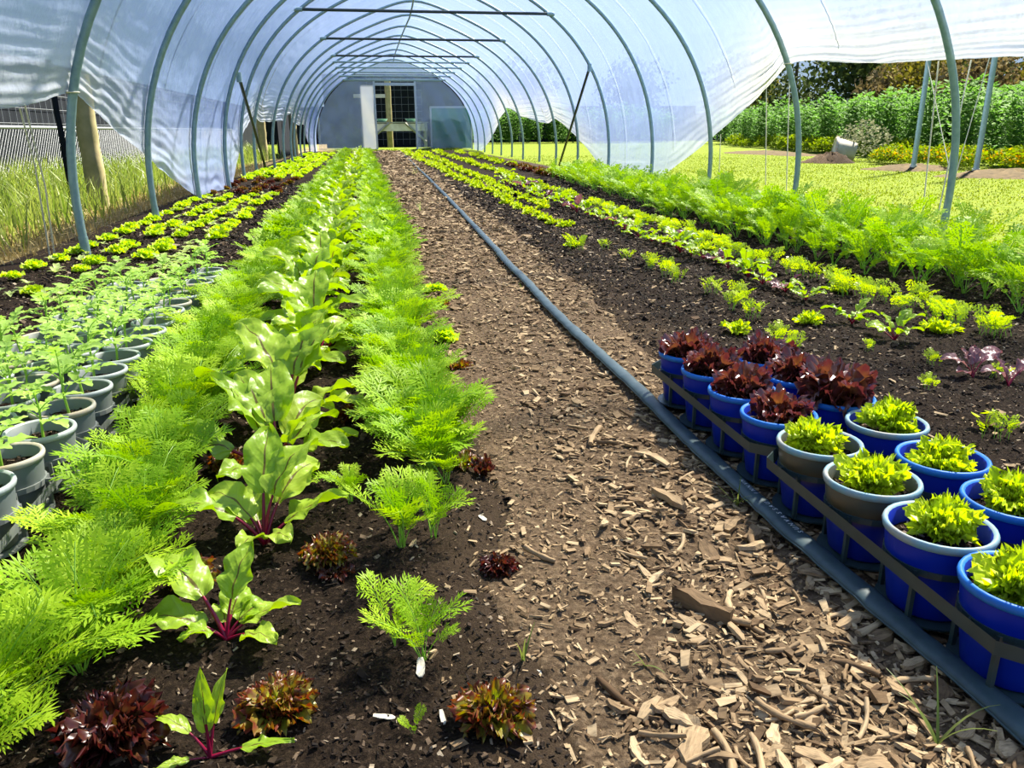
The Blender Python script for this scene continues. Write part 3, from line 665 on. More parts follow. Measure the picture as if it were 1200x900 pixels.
# a few that stand apart at the head of the path-side row
for x, y, n, s, lab in [(-1.022, 0.812, 7, 0.62, 'small carrot plant beside a white scrap at the row head'), (-1.056, 0.845, 5, 0.66, 'thin upright carrot plant at the row head'),
                        (-1.043, 0.690, 3, 0.20, 'tiny carrot seedling between two bronze lettuces'), (-1.035, 1.085, 9, 0.86, 'carrot plant with bare pale stems standing in open soil'),
                        (-1.115, 1.25, 6, 0.62, 'carrot plant leaning towards the beetroot leaves'), (-0.985, 1.11, 6, 0.72, 'carrot plant next to a dark red lettuce by the path')]:
    put_carrot(x, y, n, s, lab, None, True, R, None, (0.0, .32))
y = 1.30
while y < 3.7:
    x = -0.985 + R.uniform(-.055, .055); put_carrot(x, y, 9, R.uniform(.74, 1.12), labR, 'carrots along the path', y < 1.75, R, CARROT_ME); y += 0.034
y = 0.76
while y < 3.7:
    x = (-1.455-.03*min(1, max(0, y-1.2)) if y > 1 else -1.455-0.06*(1-y)) + R.uniform(-.045, .04); put_carrot(x, y, 9, R.uniform(.72, 1.0) if y < 1.6 else R.uniform(.8, 1.12), labL, 'carrots beside the grey pots', y < 1.45, R, CARROT_ME); y += 0.036
for x, y in [(-1.60, .77), (-1.60, .66), (-1.55, .62), (-1.66, .68), (-1.50, .80), (-1.515, .73), (-1.50, .66)]:
    put_carrot(x, y, 9, R.uniform(.8, 1.0), labL, 'carrots beside the grey pots', True, R)
# the far length of both rows, past what can be counted
def carrot_row(label, x0, x1, y0, y1, dens, lib, s0, s1, seed):
    rng = random.Random(seed); mb = MB(); y = y0
    while y < y1:
        x = rng.uniform(x0, x1)+0.012*(y-4)*(1 if x0 > -1.2 and x0 < 0 else 0)*0.3
        for i, a, s, t in carrot_plan(rng, 6, lib): mb.merge(lib[i], TR((x, y, gz(x, y)), a, s*rng.uniform(s0, s1), t), rng.random())
        y += 1.0/dens*max(1, y/6.0)
    o = ob('carrot_row', mb.mesh('carrot_row', ['carrot', 'carrot_stem'], False)); props(o, label, 'carrots', None, 'stuff')
carrot_row('far length of the carrot row along the wood chip path', -1.05, -0.88, 3.7, 25.5, 34, FROND_LO, .9, 1.15, 1)
carrot_row('far length of the carrot row on the pot side of the beetroot', -1.58, -1.38, 3.7, 25.5, 34, FROND_LO, .9, 1.15, 2)

beet(-1.252, .699, [(0, 62, 1.0), (3, 118, .85), (1, 150, .95), (2, -8, 1.0), (2, 200, .6), (3, 95, 1.1)], 'spindly beetroot seedling with narrow leaves in front of the row', lib=BLN_ME)
beet(-1.266, .899, [(1, 135, .85), (2, 172, .66), (3, 62, .62), (2, 8, .62), (4, 30, .60), (5, -38, .55), (4, 205, .55), (4, 100, .5), (4, 75, .7)], 'low beetroot plant with bright magenta stalks at the head of the row')
beet(-1.244, 1.13, [(6, 40, .85), (0, 140, .8), (1, 175, .85), (3, 85, .95), (2, 20, .9), (4, 250, .7), (2, 110, .85), (4, -50, .7), (1, 60, .9)], 'beetroot plant with cupped leaves behind the low magenta one')
beet(-1.248, 1.40, [(5, 172, 1.35), (0, 40, 1.0), (2, 12, 1.0), (6, 95, 1.05), (3, 150, 1.1), (4, 285, 1.0), (5, 225, .8), (1, 65, 1.05), (3, -30, .85), (6, 125, 1.0), (1, 340, .8)], 'beetroot plant with one long leaf reaching over the carrots')
beet(-1.255, 1.70, [(6, 130, 1.2), (1, 160, 1.2), (0, 85, 1.1), (3, 40, 1.2), (2, 10, 1.1), (1, 190, 1.1), (4, 270, 1.0), (5, -20, 1.1), (3, 110, 1.15), (6, 60, 1.1), (1, 230, .9), (2, 320, .9)], 'large beetroot plant with crinkled leaves and dark stalks')
y = 1.98; k = 0
while y < 9:
    beet(-1.245+R.uniform(-.035, .035), y, beet_plan(R, 13 if y < 5 else 8, R.uniform(.95, 1.18)), 'big leafy beetroot plant further down the middle row', 'beetroot plants down the middle row'); y += R.uniform(.17, .23)*max(1, y/5); k += 1
BEET_LO = []
for i in range(4):
    mb = MB(); rng = random.Random(70+i)
    for li, az, s in beet_plan(rng, 8): mb.merge(BL[li][0], TR((0, 0, 0), math.radians(az-90), s), rng.random())
    BEET_LO.append(mb.mesh('beetroot_plant', 'beet'))
while y < 25:
    props(ob('beetroot_plant', R.choice(BEET_LO), None, (-1.24+0.006*y+R.uniform(-.05, .05), y, 0), (0, 0, R.uniform(0, 6)), R.uniform(.9, 1.15)), 'leafy beetroot plant at the far end of the middle row', 'beetroot', 'far beetroot plants in the middle row'); y += .38*max(1, y/12)

# lettuces planted between
lettuce('red', -1.350, .730, 1.32, 'dark red frilly lettuce at the corner of the bed', seed=1)
lettuce('bronze', -1.189, .752, .95, 'green and bronze frilly lettuce beside the spindly beetroot', seed=2)
lettuce('bronze', -.957, .692, 1.0, 'green and bronze frilly lettuce beside the wood chip path', seed=3)
lettuce('bronze', -1.337, 1.05, .80, 'shaded olive lettuce between carrots and beetroot', seed=4, tiers=[(6, [0, 1], 1, 0), (5, [3, 4], 1, 0)])
lettuce('bronze', -1.145, 1.065, .85, 'bronze and dark red lettuce behind the low beetroot', seed=5)
lettuce('red', -1.135, 1.03, .70, 'flat dark red lettuce leaves in front of the bronze lettuce', seed=15, tiers=[(6, [0, 1], 1, 0), (3, [2], .7, 0)])
lettuce('red', -.898, 1.01, .68, 'small round dark red lettuce by the path edge', seed=6)
lettuce('red', -.872, 1.34, .80, 'upright dark red lettuce by the path edge', seed=7, tiers=[(5, [2, 3], 1, 0), (4, [4, 5], 1, 0)])
lettuce('bronze', -.905, 1.37, .7, 'olive lettuce beside the upright dark red lettuce', seed=17, tiers=[(5, [0, 1], 1, 0), (3, [3], 1, 0)])
lettuce('red', -.885, 1.70, .85, 'dark red lettuce half under the carrot fronds', seed=8)
lettuce('red', -1.11, 1.66, .9, 'dark red lettuce in the shade of the big beetroot leaves', seed=9)
lettuce('bronze', -1.345, 1.45, .8, 'olive lettuce under the long beetroot leaf', seed=10)
lettuce('lime', -.850, 2.35, .9, 'yellow green lettuce bulging onto the path', seed=11)
lettuce('bronze', -.835, 2.05, .9, 'bronze lettuce by the path behind the red ones', seed=12)
lettuce('bronze', -.82, 2.85, .95, 'bronze lettuce below the carrot fronds far along the path', seed=13)
lettuce('lime', -.80, 3.15, .95, 'yellow lettuce far along the path edge', seed=14)

# ------------------------------------------------------------------ hose
HOSE = [(-0.385, 0.42), (-0.392, 0.59), (-0.400, 0.69), (-0.408, 0.79), (-0.416, 0.94), (-0.424, 1.11), (-0.428, 1.36), (-0.430, 1.70), (-0.436, 2.09), (-0.436, 2.62), (-0.405, 3.6), (-0.355, 5.1), (-0.30, 7.02), (-0.21, 10.27), (-0.15, 13.0), (0.0, 19), (0.15, 25.5)]
hy = np.concatenate([np.arange(0.42, 4, 0.022), np.arange(4, 25.5, 0.15)]); ht = np.array(HOSE)
hx = np.interp(hy, ht[:, 1], ht[:, 0]); kern = np.ones(9)/9
hx[4:-4] = np.convolve(hx, kern, 'valid'); hx += fbm(hy, hy*0, 1.3, 2, 8)*0.012 - 0.014*(1-sstep(1.2, 2.2, hy))
hr = 0.0178*(1+0.08*fbm(hy, hy*0, 9, 2, 3)*2)*(1-0.10*np.exp(-((hy % 0.21)-.1)**2/.0002))
nearw = sstep(0.75, 0.55, hy); hr = hr*(1+0.50*sstep(0.62, 0.5, hy)); hz = 0.010 - 0.003*nearw
hz = hz + np.array([path_z(np.array([a]), np.array([b]))[0]*0.5 for a, b in zip(hx, hy)]) + 0.002
th_ = thing('irrigation_hose', 'flattened blue grey irrigation hose running the length of the path', 'hose')
mb = MB(); tube(mb, np.stack([hx, hy, hz], 1), hr, 14, flat=0.45); ob('hose_tube', mb.mesh('hose_tube', 'hose'), th_)
mb = MB(); tube(mb, np.stack([hx-hr*0.99, hy, hz-0.001], 1), 0.0016, 5); ob('hose_seam', mb.mesh('hose_seam', 'hose'), th_)
# white printing on the hose, read from the near end
txt = 'SUNVASSAU  INNVM'
ty = 0.985
for ch in txt:
    if ch != ' ':
        cu = bpy.data.curves.new('hose_letter', 'FONT'); cu.body = ch; cu.size = 0.0120; cu.extrude = 0.0002; cu.align_x = 'CENTER'
        o = bpy.data.objects.new('tmp', cu); COL.objects.link(o); bpy.context.view_layer.update()
        me = bpy.data.meshes.new_from_object(o.evaluated_get(bpy.context.evaluated_depsgraph_get())); bpy.data.objects.remove(o)
        me.materials.clear(); me.materials.append(M['print_white'])
        hxx = float(np.interp(ty, hy, hx)); hzz = float(np.interp(ty, hy, hz)); rr = float(np.interp(ty, hy, hr))
        a = math.radians(60)                      # printed round the upper right flank
        px = hxx + rr*math.cos(a)*1.0; pz = hzz + rr*0.45*math.sin(a) + 0.0008
        nrm = Vector((0.45*math.cos(a+.3), 0, math.sin(a+.3))).normalized(); l = ob('hose_letter', me, th_, (px, ty, pz))
        yax = Vector((0, 0, 1)).cross(nrm); xa = Vector((0, 1, 0)); ya = nrm.cross(xa)
        l.rotation_euler = Matrix((xa, ya, nrm)).transposed().to_euler()
    ty += 0.0125

# ------------------------------------------------------------------ wood chips
def chip_mb(seed, L_, W, T, kind='chip'):
    rs = np.random.RandomState(seed); mb = MB()
    if kind == 'stick':
        n = 7; x = np.linspace(-.5, .5, n)*L_; bend = rs.uniform(-.12, .12)*L_
        pts = np.stack([x, bend*(1-(2*x/L_)**2)+rs.uniform(-.03, .03, n)*W, rs.uniform(-.1, .1, n)*T+T*0.5], 1)
        tube(mb, pts, W*0.5*(1+rs.uniform(-.25, .25, n)), 6, r=0.0)
        return mb
    n = 5; x = np.linspace(-.5, .5, n)*L_; V = []
    wprof = np.array([0.55, 0.95, 1.0, 0.9, 0.5])*(1+rs.uniform(-.3, .3, n)); bend = rs.uniform(-.15, .25)*T*3; skew = rs.uniform(-.35, .35)*W
    for i in range(n):
        w = W*wprof[i]*0.5; c = skew*math.sin(i/4*PI); zc = bend*(1-(2*x[i]/L_)**2)
        V += [(x[i]+rs.uniform(-.06, .06)*L_, c-w, zc+T*rs.uniform(0, .25)), (x[i]+rs.uniform(-.06, .06)*L_, c+w, zc+T*rs.uniform(0, .25)),
              (x[i]+rs.uniform(-.04, .04)*L_, c+w*rs.uniform(.7, 1), zc+T*rs.uniform(.7, 1.1)), (x[i], c-w*rs.uniform(.7, 1), zc+T*rs.uniform(.7, 1.1))]
    F = []
    for i in range(n-1):
        for k in range(4): F.append((i*4+k, i*4+(k+1) % 4, i*4+4+(k+1) % 4, i*4+4+k))
    F += [(3, 2, 1, 0), (16, 17, 18, 19)]
    mb.add(V, [np.array(F)]); return mb
CHIPS = [chip_mb(i, 1.0, [.30, .38, .46, .22, .34, .50][i % 6], [.12, .15, .18, .1, .14, .2][i % 6]) for i in range(12)]
STICKS = [chip_mb(30+i, 1.0, .13, .13, 'stick') for i in range(5)]
CHIP_ME = [c.mesh('wood_chip', 'chip_big', False) for c in CHIPS]; STICK_ME = [c.mesh('wood_stick', 'chip_big') for c in STICKS]
RC = random.Random(12)
def path_ok(x, y): return float(path_mask(np.array([x]), np.array([y]))[0])
def pz(x, y): return max(gz(x, y), float(path_z(np.array([x]), np.array([y]))[0]))
# the ones that stand out
def big(name, lab, me, x, y, L_, rz, wy=1.0, wz=1.0, tilt=0.0, lift=0.0):
    o = ob(name, me, None, (x, y, pz(x, y)+0.001+lift), (0, tilt, math.radians(rz)), (L_, L_*wy, L_*wz)); props(o, lab, 'stick' if 'stick' in name else 'wood chip')
big('bark_chunk', 'thick brown fibrous chunk of bark beside a long stick', CHIP_ME[2], -0.650, .846, .085, 128, .62, 1.6)
big('wood_splinter', 'flat pale split board of wood lying across the path', CHIP_ME[3], -0.542, 1.335, .085, 118, .9, .8)
big('wood_stick', 'bent grey stick with a bark free end below the hose', STICK_ME[0], -0.615, 1.475, .095, 62, 1.1, 1.0)
big('wood_stick', 'thin stick lying beside the thick bark chunk', STICK_ME[1], -0.628, .835, .125, 123, .5, .5)
big('wood_stick', 'knobbly stick in the bare soil at the path edge', STICK_ME[2], -0.800, .70, .10, 118, .62, .62)
big('wood_stick', 'straight twig pointing away along the mulch near the bark chunk', STICK_ME[3], -0.555, .855, .075, 72, .6, .6)
big('wood_stick', 'fat pale stick with a forked end in the coarse mulch', STICK_ME[4], -0.735, .600, .070, 80, 1.1, 1.1)
big('wood_chip', 'broad pale wood chip with a notched end in the coarse mulch', CHIP_ME[5], -0.755, .617, .055, 55, 1.0, .8)
big('wood_chip', 'curved brown bark strip beside the flat split board', CHIP_ME[7], -0.575, 1.16, .075, 112, .55, 1.2)
chip_base = [np.concatenate(c.V) for c in CHIPS]
n_ind = 0; tries = 0
labc = 'rough pale brown wood chip lying on the mulch path'
while n_ind < 285 and tries < 6000:
    tries += 1
    y = 0.46+1.35*RC.random()**1.5; x = RC.uniform(-.86, -.40) if y < 1.6 else RC.uniform(-.86, -.25)
    dens = 0.15 + 0.85*min(1, max(0, (x+.86)/.25))*max(.35, 1-(y-.5)/1.8)
    if RC.random() > dens: continue
    st = RC.random() < .32
    L_ = RC.uniform(.018, .044)*(1.5 if st else 1)*(1.0 if y < 1.1 else .8)
    o = ob('wood_stick' if st else 'wood_chip', RC.choice(STICK_ME) if st else RC.choice(CHIP_ME), None, (x, y, pz(x, y)+RC.uniform(-.001, .006)), (RC.uniform(-.35, .35), RC.uniform(-.22, .22), RC.uniform(0, 6.28)), (L_, L_*RC.uniform(.7, 1.25), L_*RC.uniform(.8, 1.3)))
    props(o, 'rough pale brown stick lying among the mulch on the path' if st else labc, 'stick' if st else 'wood chip', 'sticks on the mulch path' if st else 'large wood chips on the mulch path'); n_ind += 1
def scatter(name, label, cat, bases, mat, x, y, z, L_, wy, wz, seed, smooth=False, tilt=.45):
    """many small loose pieces joined into one object; arrays give place and size"""
    rng = np.random.RandomState(seed); n = len(x); mb = MB(); pick = rng.randint(len(bases), size=n)
    rx, ry, rz = rng.uniform(-tilt, tilt, n), rng.uniform(-tilt*.8, tilt*.8, n), rng.uniform(0, 2*PI, n)
    for k, b in enumerate(bases):
        i = np.where(pick == k)[0]
        if not len(i): continue
        V = np.concatenate(b.V)[None]*np.stack([L_[i], L_[i]*wy[i], L_[i]*wz[i]], -1)[:, None, :]
        for ax, ang in ((0, rx[i]), (1, ry[i]), (2, rz[i])):
            c, s_ = np.cos(ang)[:, None], np.sin(ang)[:, None]; p, q = [(1, 2), (2, 0), (0, 1)][ax]
            a_, b_ = V[:, :, p].copy(), V[:, :, q].copy(); V[:, :, p] = a_*c-b_*s_; V[:, :, q] = a_*s_+b_*c
        V += np.stack([x[i], y[i], z[i]], -1)[:, None, :]; m_ = V.shape[1]
        F = np.concatenate(b.F); F = (F[None]+np.arange(len(i))[:, None, None]*m_).reshape(-1, F.shape[1])
        mb.add(V.reshape(-1, 3), [F], r=np.repeat(rng.rand(len(i))+1e-3, m_))
    o = ob(name, mb.mesh(name, mat, smooth)); return props(o, label, cat, None, 'stuff')
LO = []
for i in range(8):       # 12-triangle splinters for the fine mulch
    rs = np.random.RandomState(200+i); mb = MB(); w, t_ = [.3, .5, .22, .4][i % 4], [.12, .2, .1, .16][i % 4]
    V = np.array([(-.5,-w/2,0),(.5,-w/2,0),(.5,w/2,0),(-.5,w/2,0),(-.5,-w/2,t_),(.5,-w/2,t_),(.5,w/2,t_),(-.5,w/2,t_)])*(1+rs.uniform(-.25, .25, (8, 3))); V += rs.uniform(-.06, .06, (8, 3))*(1, .6, .4)
    mb.add(V, [np.array([(0,3,2,1),(4,5,6,7),(0,1,5,4),(1,2,6,5),(2,3,7,6),(3,0,4,7)])]); LO.append(mb)
def ground_z(x, y): return np.maximum(soil_z(x, y), path_z(x, y))
rs = np.random.RandomState(5); n = 60000
y = 0.40*np.exp(rs.rand(n)**0.85*math.log(26/0.40)); x = rs.uniform(-1.02, .35, n); d = path_mask(x, y)
k = rs.rand(n) < 0.10+d; x, y = x[k], y[k]; n = len(x)
sz = np.where(rs.rand(n) < .80, rs.uniform(.004, .014, n), rs.uniform(.012, .028, n))*np.maximum(1, (y/2.2)**0.75)
sz = np.where((x < -.72) & (y < 2), sz*.65, sz)
scatter('path_mulch', 'fine wood chip mulch and splinters covering the path', 'mulch', LO, 'chip', x, y, ground_z(x, y)+rs.uniform(-.001, .004, n), sz, rs.uniform(.5, 1.1, n), rs.uniform(.6, 1.3, n), 5)
rs = np.random.RandomState(6); n = 150000
y = 0.40*np.exp(rs.rand(n)**0.9*math.log(10/0.40)); x = rs.uniform(-2.65, 1.95, n); q = (x+1.06)/y
k = (q > -.62) & (q < 2.2) & (path_mask(x, y) < .6); x, y = x[k], y[k]; n = len(x)
sz = rs.uniform(.0028, .0080, n)*np.maximum(1, (y/1.3)**0.8)*np.where(rs.rand(n) < .03, 2, 1)
scatter('soil_crumbs', 'fibrous crumbs of dark soil and compost on the beds', 'soil', LO, 'crumb', x, y, soil_z(x, y)+rs.uniform(-.001, .002, n), sz, rs.uniform(.5, 1.5, n), rs.uniform(.8, 2.0, n), 6, tilt=.7)
# pale scraps lying on the soil
def scrap(x, y, L_, W, rz, lab, curl=0.0):
    mb = MB(); V, F, UV = blade(L_, W*.7, lambda v: np.clip(1.1-0.5*v**3, 0, 1)*np.clip(v*6+.4, 0, 1), 0.15, curl, 4, 7, cup=.1, jag=.1, seed=int(abs(x*1000)))
    n = len(V); Vb = V-np.array([0, 0, 0.0012]); mb.add(np.concatenate([V, Vb]), [np.concatenate([F, F[:, ::-1]+n])])
    props(ob('pale_scrap', mb.mesh('pale_scrap', 'white_scrap'), None, (x, y, gz(x, y)+.003), (0, 0, math.radians(rz))), lab, 'scrap')
scrap(-1.030, .776, .030, .007, -5, 'white notched scrap below a small carrot plant')
scrap(-1.062, .714, .024, .005, 80, 'pale sliver beside the tiny carrot seedling')
scrap(-1.010, .700, .020, .004, 5, 'thin pale sliver between seedling and bronze lettuce')
scrap(-1.300, .720, .035, .004, 20, 'curled white strip beside the dark red corner lettuce', 2.4)
scrap(-.880, .765, .022, .005, 60, 'small pale sliver on the soil near the path edge')
scrap(-.895, 1.155, .018, .006, 30, 'oval pale scrap above the small red lettuce')
scrap(-.865, 1.63, .040, .012, 80, 'pale torn leaf on the soil at the path edge')

# ------------------------------------------------------------------ pots
def pot_mesh(mats, rt_=0.0665, rb_=0.049, h=0.116, rimh=0.011):
    mb = MB(); mb2 = MB()
    lathe(mb, [(0.0, 0.001), (rb_-.004, 0.0), (rb_, 0.003), (rb_+(rt_-rb_)*.55, h*.55), (rt_-.003, h-rimh)], 32)
    lathe(mb, [(rt_-.003, h-.001), (rt_-.006, h-.002), (rb_+(rt_-rb_)*.5-.002, h*.5), (rb_-.004, .006), (0, .006)], 32)
    lathe(mb2, [(rt_-.003, h-rimh), (rt_, h-rimh+.001), (rt_+.0015, h-.004), (rt_, h), (rt_-.003, h+.0008), (rt_-.006, h-.002)], 32)
    return mb.mesh('pot_body', mats[0]), mb2.mesh('pot_rim', mats[1])
def soil_disc(r, seed):
    rs = np.random.RandomState(seed); mb = MB(); rr = np.linspace(0, r, 10); a = np.linspace(0, 2*PI, 30, endpoint=False)
    Rr, A = np.meshgrid(rr, a, indexing='ij'); Z = rs.uniform(-.003, .003, Rr.shape); X = Rr*np.cos(A)+rs.uniform(-.001, .001, Rr.shape); Y_ = Rr*np.sin(A)
    k = np.arange(30); k2 = (k+1) % 30
    F = np.concatenate([np.stack([i*30+k, i*30+k2, (i+1)*30+k2, (i+1)*30+k], 1) for i in range(9)])
    mb.add(np.stack([X, Y_, Z], -1).reshape(-1, 3), [F])
    for i in range(110):
        q = r*math.sqrt(rs.rand())*.95; t_ = rs.rand()*6.28; b = LO[rs.randint(8)]; sz = rs.uniform(.004, .009)
        A_ = np.array(Euler((rs.uniform(-.5, .5), rs.uniform(-.4, .4), rs.rand()*6)).to_matrix()); V = (np.concatenate(b.V)*sz) @ A_.T + (q*math.cos(t_), q*math.sin(t_), .002)
        mb.add(V, b.F, r=0.35+0.65*rs.rand(), mi=1)
    return mb.mesh('potting_soil', ['soil', 'crumb'], False)
SOILD = [soil_disc(.0575, i) for i in range(3)]; SOILDG = [soil_disc(.048, 5+i) for i in range(2)]
POT_BLUE = pot_mesh(['pot_blue', 'pot_rimblue']); POT_SC = pot_mesh(['pot_scuffed', 'pot_teal']); POT_B2 = pot_mesh(['pot_blue', 'pot_teal'])
POT_GREY = pot_mesh(['pot_grey', 'pot_greyrim'], .0575, .044, .104); POT_ST = pot_mesh(['pot_grey', 'pot_stainrim'], .0575, .044, .104)
def potted(name, x, y, z, pot, sd, soil_h, label, cat, group=None, rz=0.0):
    t = thing(name, label, cat, (x, y, z), rz, group)
    b = ob('pot', pot[0], t); ob('rim', pot[1], b); ob('potting_soil', sd, t, (0, 0, soil_h)); return t
RP = random.Random(31)
ZT = 0.004
pots = [(-.355, .655, POT_BLUE, 'green', 'blue pot with a lime frilly lettuce at the near tray corner'), (-.357, .792, POT_B2, 'green', 'blue pot with scuffed brown rim and lime lettuce, second from the tray corner'),
        (-.355, .937, POT_SC, 'green', 'scuffed brown and blue pot with a broad lime lettuce, third from the tray corner'), (-.353, 1.080, POT_SC, 'green', 'dull brown blue pot with lime lettuce next to the red lettuces'),
        (-.208, .690, POT_BLUE, 'green', 'blue pot with lime lettuce in the tray corner on the bed side'), (-.206, .836, POT_BLUE, 'green', 'bright blue pot with lime lettuce off centre on the bed side'), (-.202, .985, POT_BLUE, 'green', 'bright blue pot with a large lime lettuce mid tray on the bed side'), (-.190, 1.140, POT_B2, 'green', 'pale rimmed blue pot with a small lime lettuce behind the red lettuces'),
        (-.351, 1.218, POT_BLUE, 'potred', 'blue pot with bronze red lettuce next to the lime lettuces'), (-.353, 1.354, POT_BLUE, 'potred', 'blue pot with bronze red lettuce, second in the red tray'), (-.352, 1.494, POT_BLUE, 'potred', 'blue pot with bronze red lettuce, third in the red tray'), (-.350, 1.634, POT_BLUE, 'potred', 'blue pot with pinkish red lettuce at the far tray corner'),
        (-.196, 1.278, POT_BLUE, 'potred', 'blue pot with a very wide dark red lettuce on the bed side'), (-.200, 1.416, POT_BLUE, 'potred', 'blue pot with red lettuce hidden behind others on the bed side'), (-.202, 1.555, POT_BLUE, 'potred', 'blue pot with red lettuce at the far end on the bed side')]
for i, (x, y, p, kind, lab) in enumerate(pots):
    t = potted('potted_lettuce', x, y, ZT, p, SOILD[i % 3], .090, lab, 'potted lettuce', None, RP.uniform(0, 6))
    lt = ob('lettuce', None, t, (RP.uniform(-.008, .008), RP.uniform(-.008, .008), .089)); lt.empty_display_size = .02
    if kind == 'green': put_leaves(lt, 'green', rosette(RP, [(11, [0, 1], .72, .1), (12, [1, 2], .84, .05), (12, [2, 3], .92, 0), (11, [3, 4], .92, 0), (9, [4, 5], .88, 0)], RP.uniform(1.0, 1.18)))
    else: put_leaves(lt, 'potred', rosette(RP, [(11, [0, 1], .84, .1), (11, [1, 2], .95, .05), (10, [2, 3], 1.0, 0), (8, [3, 4, 5], .95, 0)], 1.45 if 'wide' in lab else RP.uniform(1.08, 1.22)))
def tray(x0, x1, y0, y1, centers, mat, label, rp=.066, zr=.040, hr_=.016):
    t = thing('pot_tray', label, 'tray', (0, 0, 0))
    ch = .035
    P8 = [(x0, y0+ch), (x0+ch, y0), (x1-ch, y0), (x1, y0+ch), (x1, y1-ch), (x1-ch, y1), (x0+ch, y1), (x0, y1-ch)]
    mb = MB(); cx, cy_ = (x0+x1)/2, (y0+y1)/2; ring = []
    for (dx, zz) in ((0, zr-hr_), (0.004, zr), (-.005, zr+.001), (-.004, zr-hr_)):
        ring.append([(x+math.copysign(dx, x-cx), y+math.copysign(dx, y-cy_), zz) for x, y in P8])
    V = np.array(ring).reshape(-1, 3); k = np.arange(8); k2 = (k+1) % 8
    mb.add(V, [np.concatenate([np.stack([j*8+k, j*8+k2, ((j+1) % 4)*8+k2, ((j+1) % 4)*8+k], 1) for j in range(4)])])
    ob('tray_rail', mb.mesh('tray_rail', mat, False), t)
    for (x, y) in centers:
        mb = MB(); lathe(mb, [(rp-.0015, zr-.010), (rp+.0015, zr-.010), (rp+.0015, zr-.001), (rp-.0015, zr-.001), (rp-.0015, zr-.010)], 24)
        for a in (0.5, 2.1, 3.7, 5.2): box(mb, (rp*math.cos(a)-.003, rp*math.sin(a)-.003, .002), (rp*math.cos(a)+.003, rp*math.sin(a)+.003, zr-.004))
        lathe(mb, [(.0, .001), (rp+.004, .001), (rp+.004, .0035), (0, .0035)], 20)
        ob('pot_ring', mb.mesh('pot_ring', mat, False), t, (x, y, 0))
    mb = MB()
    for (x, y) in centers:
        for (dx, dy) in ((-1, 0), (1, 0), (0, -1), (0, 1)):
            ex = x+dx*(rp+.022); ey = y+dy*(rp+.022)
            ex = min(max(ex, x0), x1); ey = min(max(ey, y0), y1)
            if dx: box(mb, (min(x+dx*rp, ex), y-.002, zr-.008), (max(x+dx*rp, ex), y+.002, zr-.002))
            else: box(mb, (x-.002, min(y+dy*rp, ey), zr-.008), (x+.002, max(y+dy*rp, ey), zr-.002))
    ob('tray_spokes', mb.mesh('tray_spokes', mat, False), t)
    return t
cs = [(p[0], p[1]) for p in pots]
tray(-.419, -.122, .580, 1.146, cs[:8], 'tray_dark', 'dark plastic carry tray under the lime lettuce pots', .0605, .081, .018)
tray(-.417, -.120, 1.152, 1.706, cs[8:], 'tray_dark', 'dark plastic carry tray under the red lettuce pots', .0605, .081, .018)

# ------------------------------------------------------------------ grey pots of tomato seedlings
def tomato_leaf_mb(seed, L_=.055):
    rs = random.Random(seed); mb = MB(); v, y, z, th = centerline(L_, .75, 1.0, 7)
    tube(mb, np.stack([y*0, y, z], 1), np.linspace(.0012, .0007, 7), 5, mi=1)
    sh = lambda v: (np.sin(np.clip(v*.97+.03, 0, 1)**.7*PI)**.8)*(1-.18*np.cos(v*18)) + .02
    for (t, side, l) in [(.45, -1, .020), (.48, 1, .020), (.72, -1, .024), (.74, 1, .024), (1.0, 0, .032)]:
        b = MB(); V, F, UV = blade(l*rs.uniform(.9, 1.15), l*.34, sh, .2, .7, 5, 8, cup=.2, ruf=.0012, rf=3, seed=seed*7+int(t*100))
        b.add(V, [F], UV)
        yy, zz, tt = np.interp(t, v, y), np.interp(t, v, z), np.interp(t, v, th)
        mb.merge(b, Matrix.Translation((0, yy, zz)) @ Euler((tt*.6, 0, -side*1.0)).to_matrix().to_4x4(), rs.random())
    return mb
TL = [tomato_leaf_mb(i) for i in range(4)]; TL_ME = [m_.mesh('tomato_leaf', ['tomato', 'carrot_stem']) for m_ in TL]
mb = MB(); tube(mb, [(0, 0, 0), (.002, .001, .03), (-.001, .002, .06), (.001, 0, .085)], [.0022, .002, .0017, .001], 6); TSTEM = mb.mesh('stem', 'carrot_stem')
def tomato(parent, z, rng, s, off):
    p = ob('tomato_seedling', None, parent, (off[0], off[1], z), (rng.uniform(-.12, .12), rng.uniform(-.12, .12), rng.uniform(0, 6)), s); p.empty_display_size = .02
    ob('stem', TSTEM, p)
    a = rng.uniform(0, 6)
    for k in range(7):
        a += 2.4; hgt = .028+.0085*k
        ob('leaf', rng.choice(TL_ME), p, (0, 0, hgt), (rng.uniform(-.1, .3)+.05*k, 0, a), rng.uniform(.75, 1.1)*(1-.05*k if k > 3 else .95))
RT = random.Random(8); gp = []
for col_, x in enumerate((-1.660, -1.780, -1.900)):
    y = 1.075 + (.0 if col_ != 1 else .061)
    while y < 3.15 - .12*col_:
        gp.append((x+RT.uniform(-.006, .006), y+RT.uniform(-.005, .005), col_)); y += .122
cands = sorted(gp, key=lambda q: q[1])
names = {0: 'grey pot of tomato seedling in the tray column beside the carrots', 1: 'grey pot of tomato seedling in the middle tray column', 2: 'grey pot of tomato seedling in the tray column by the lettuce bed'}
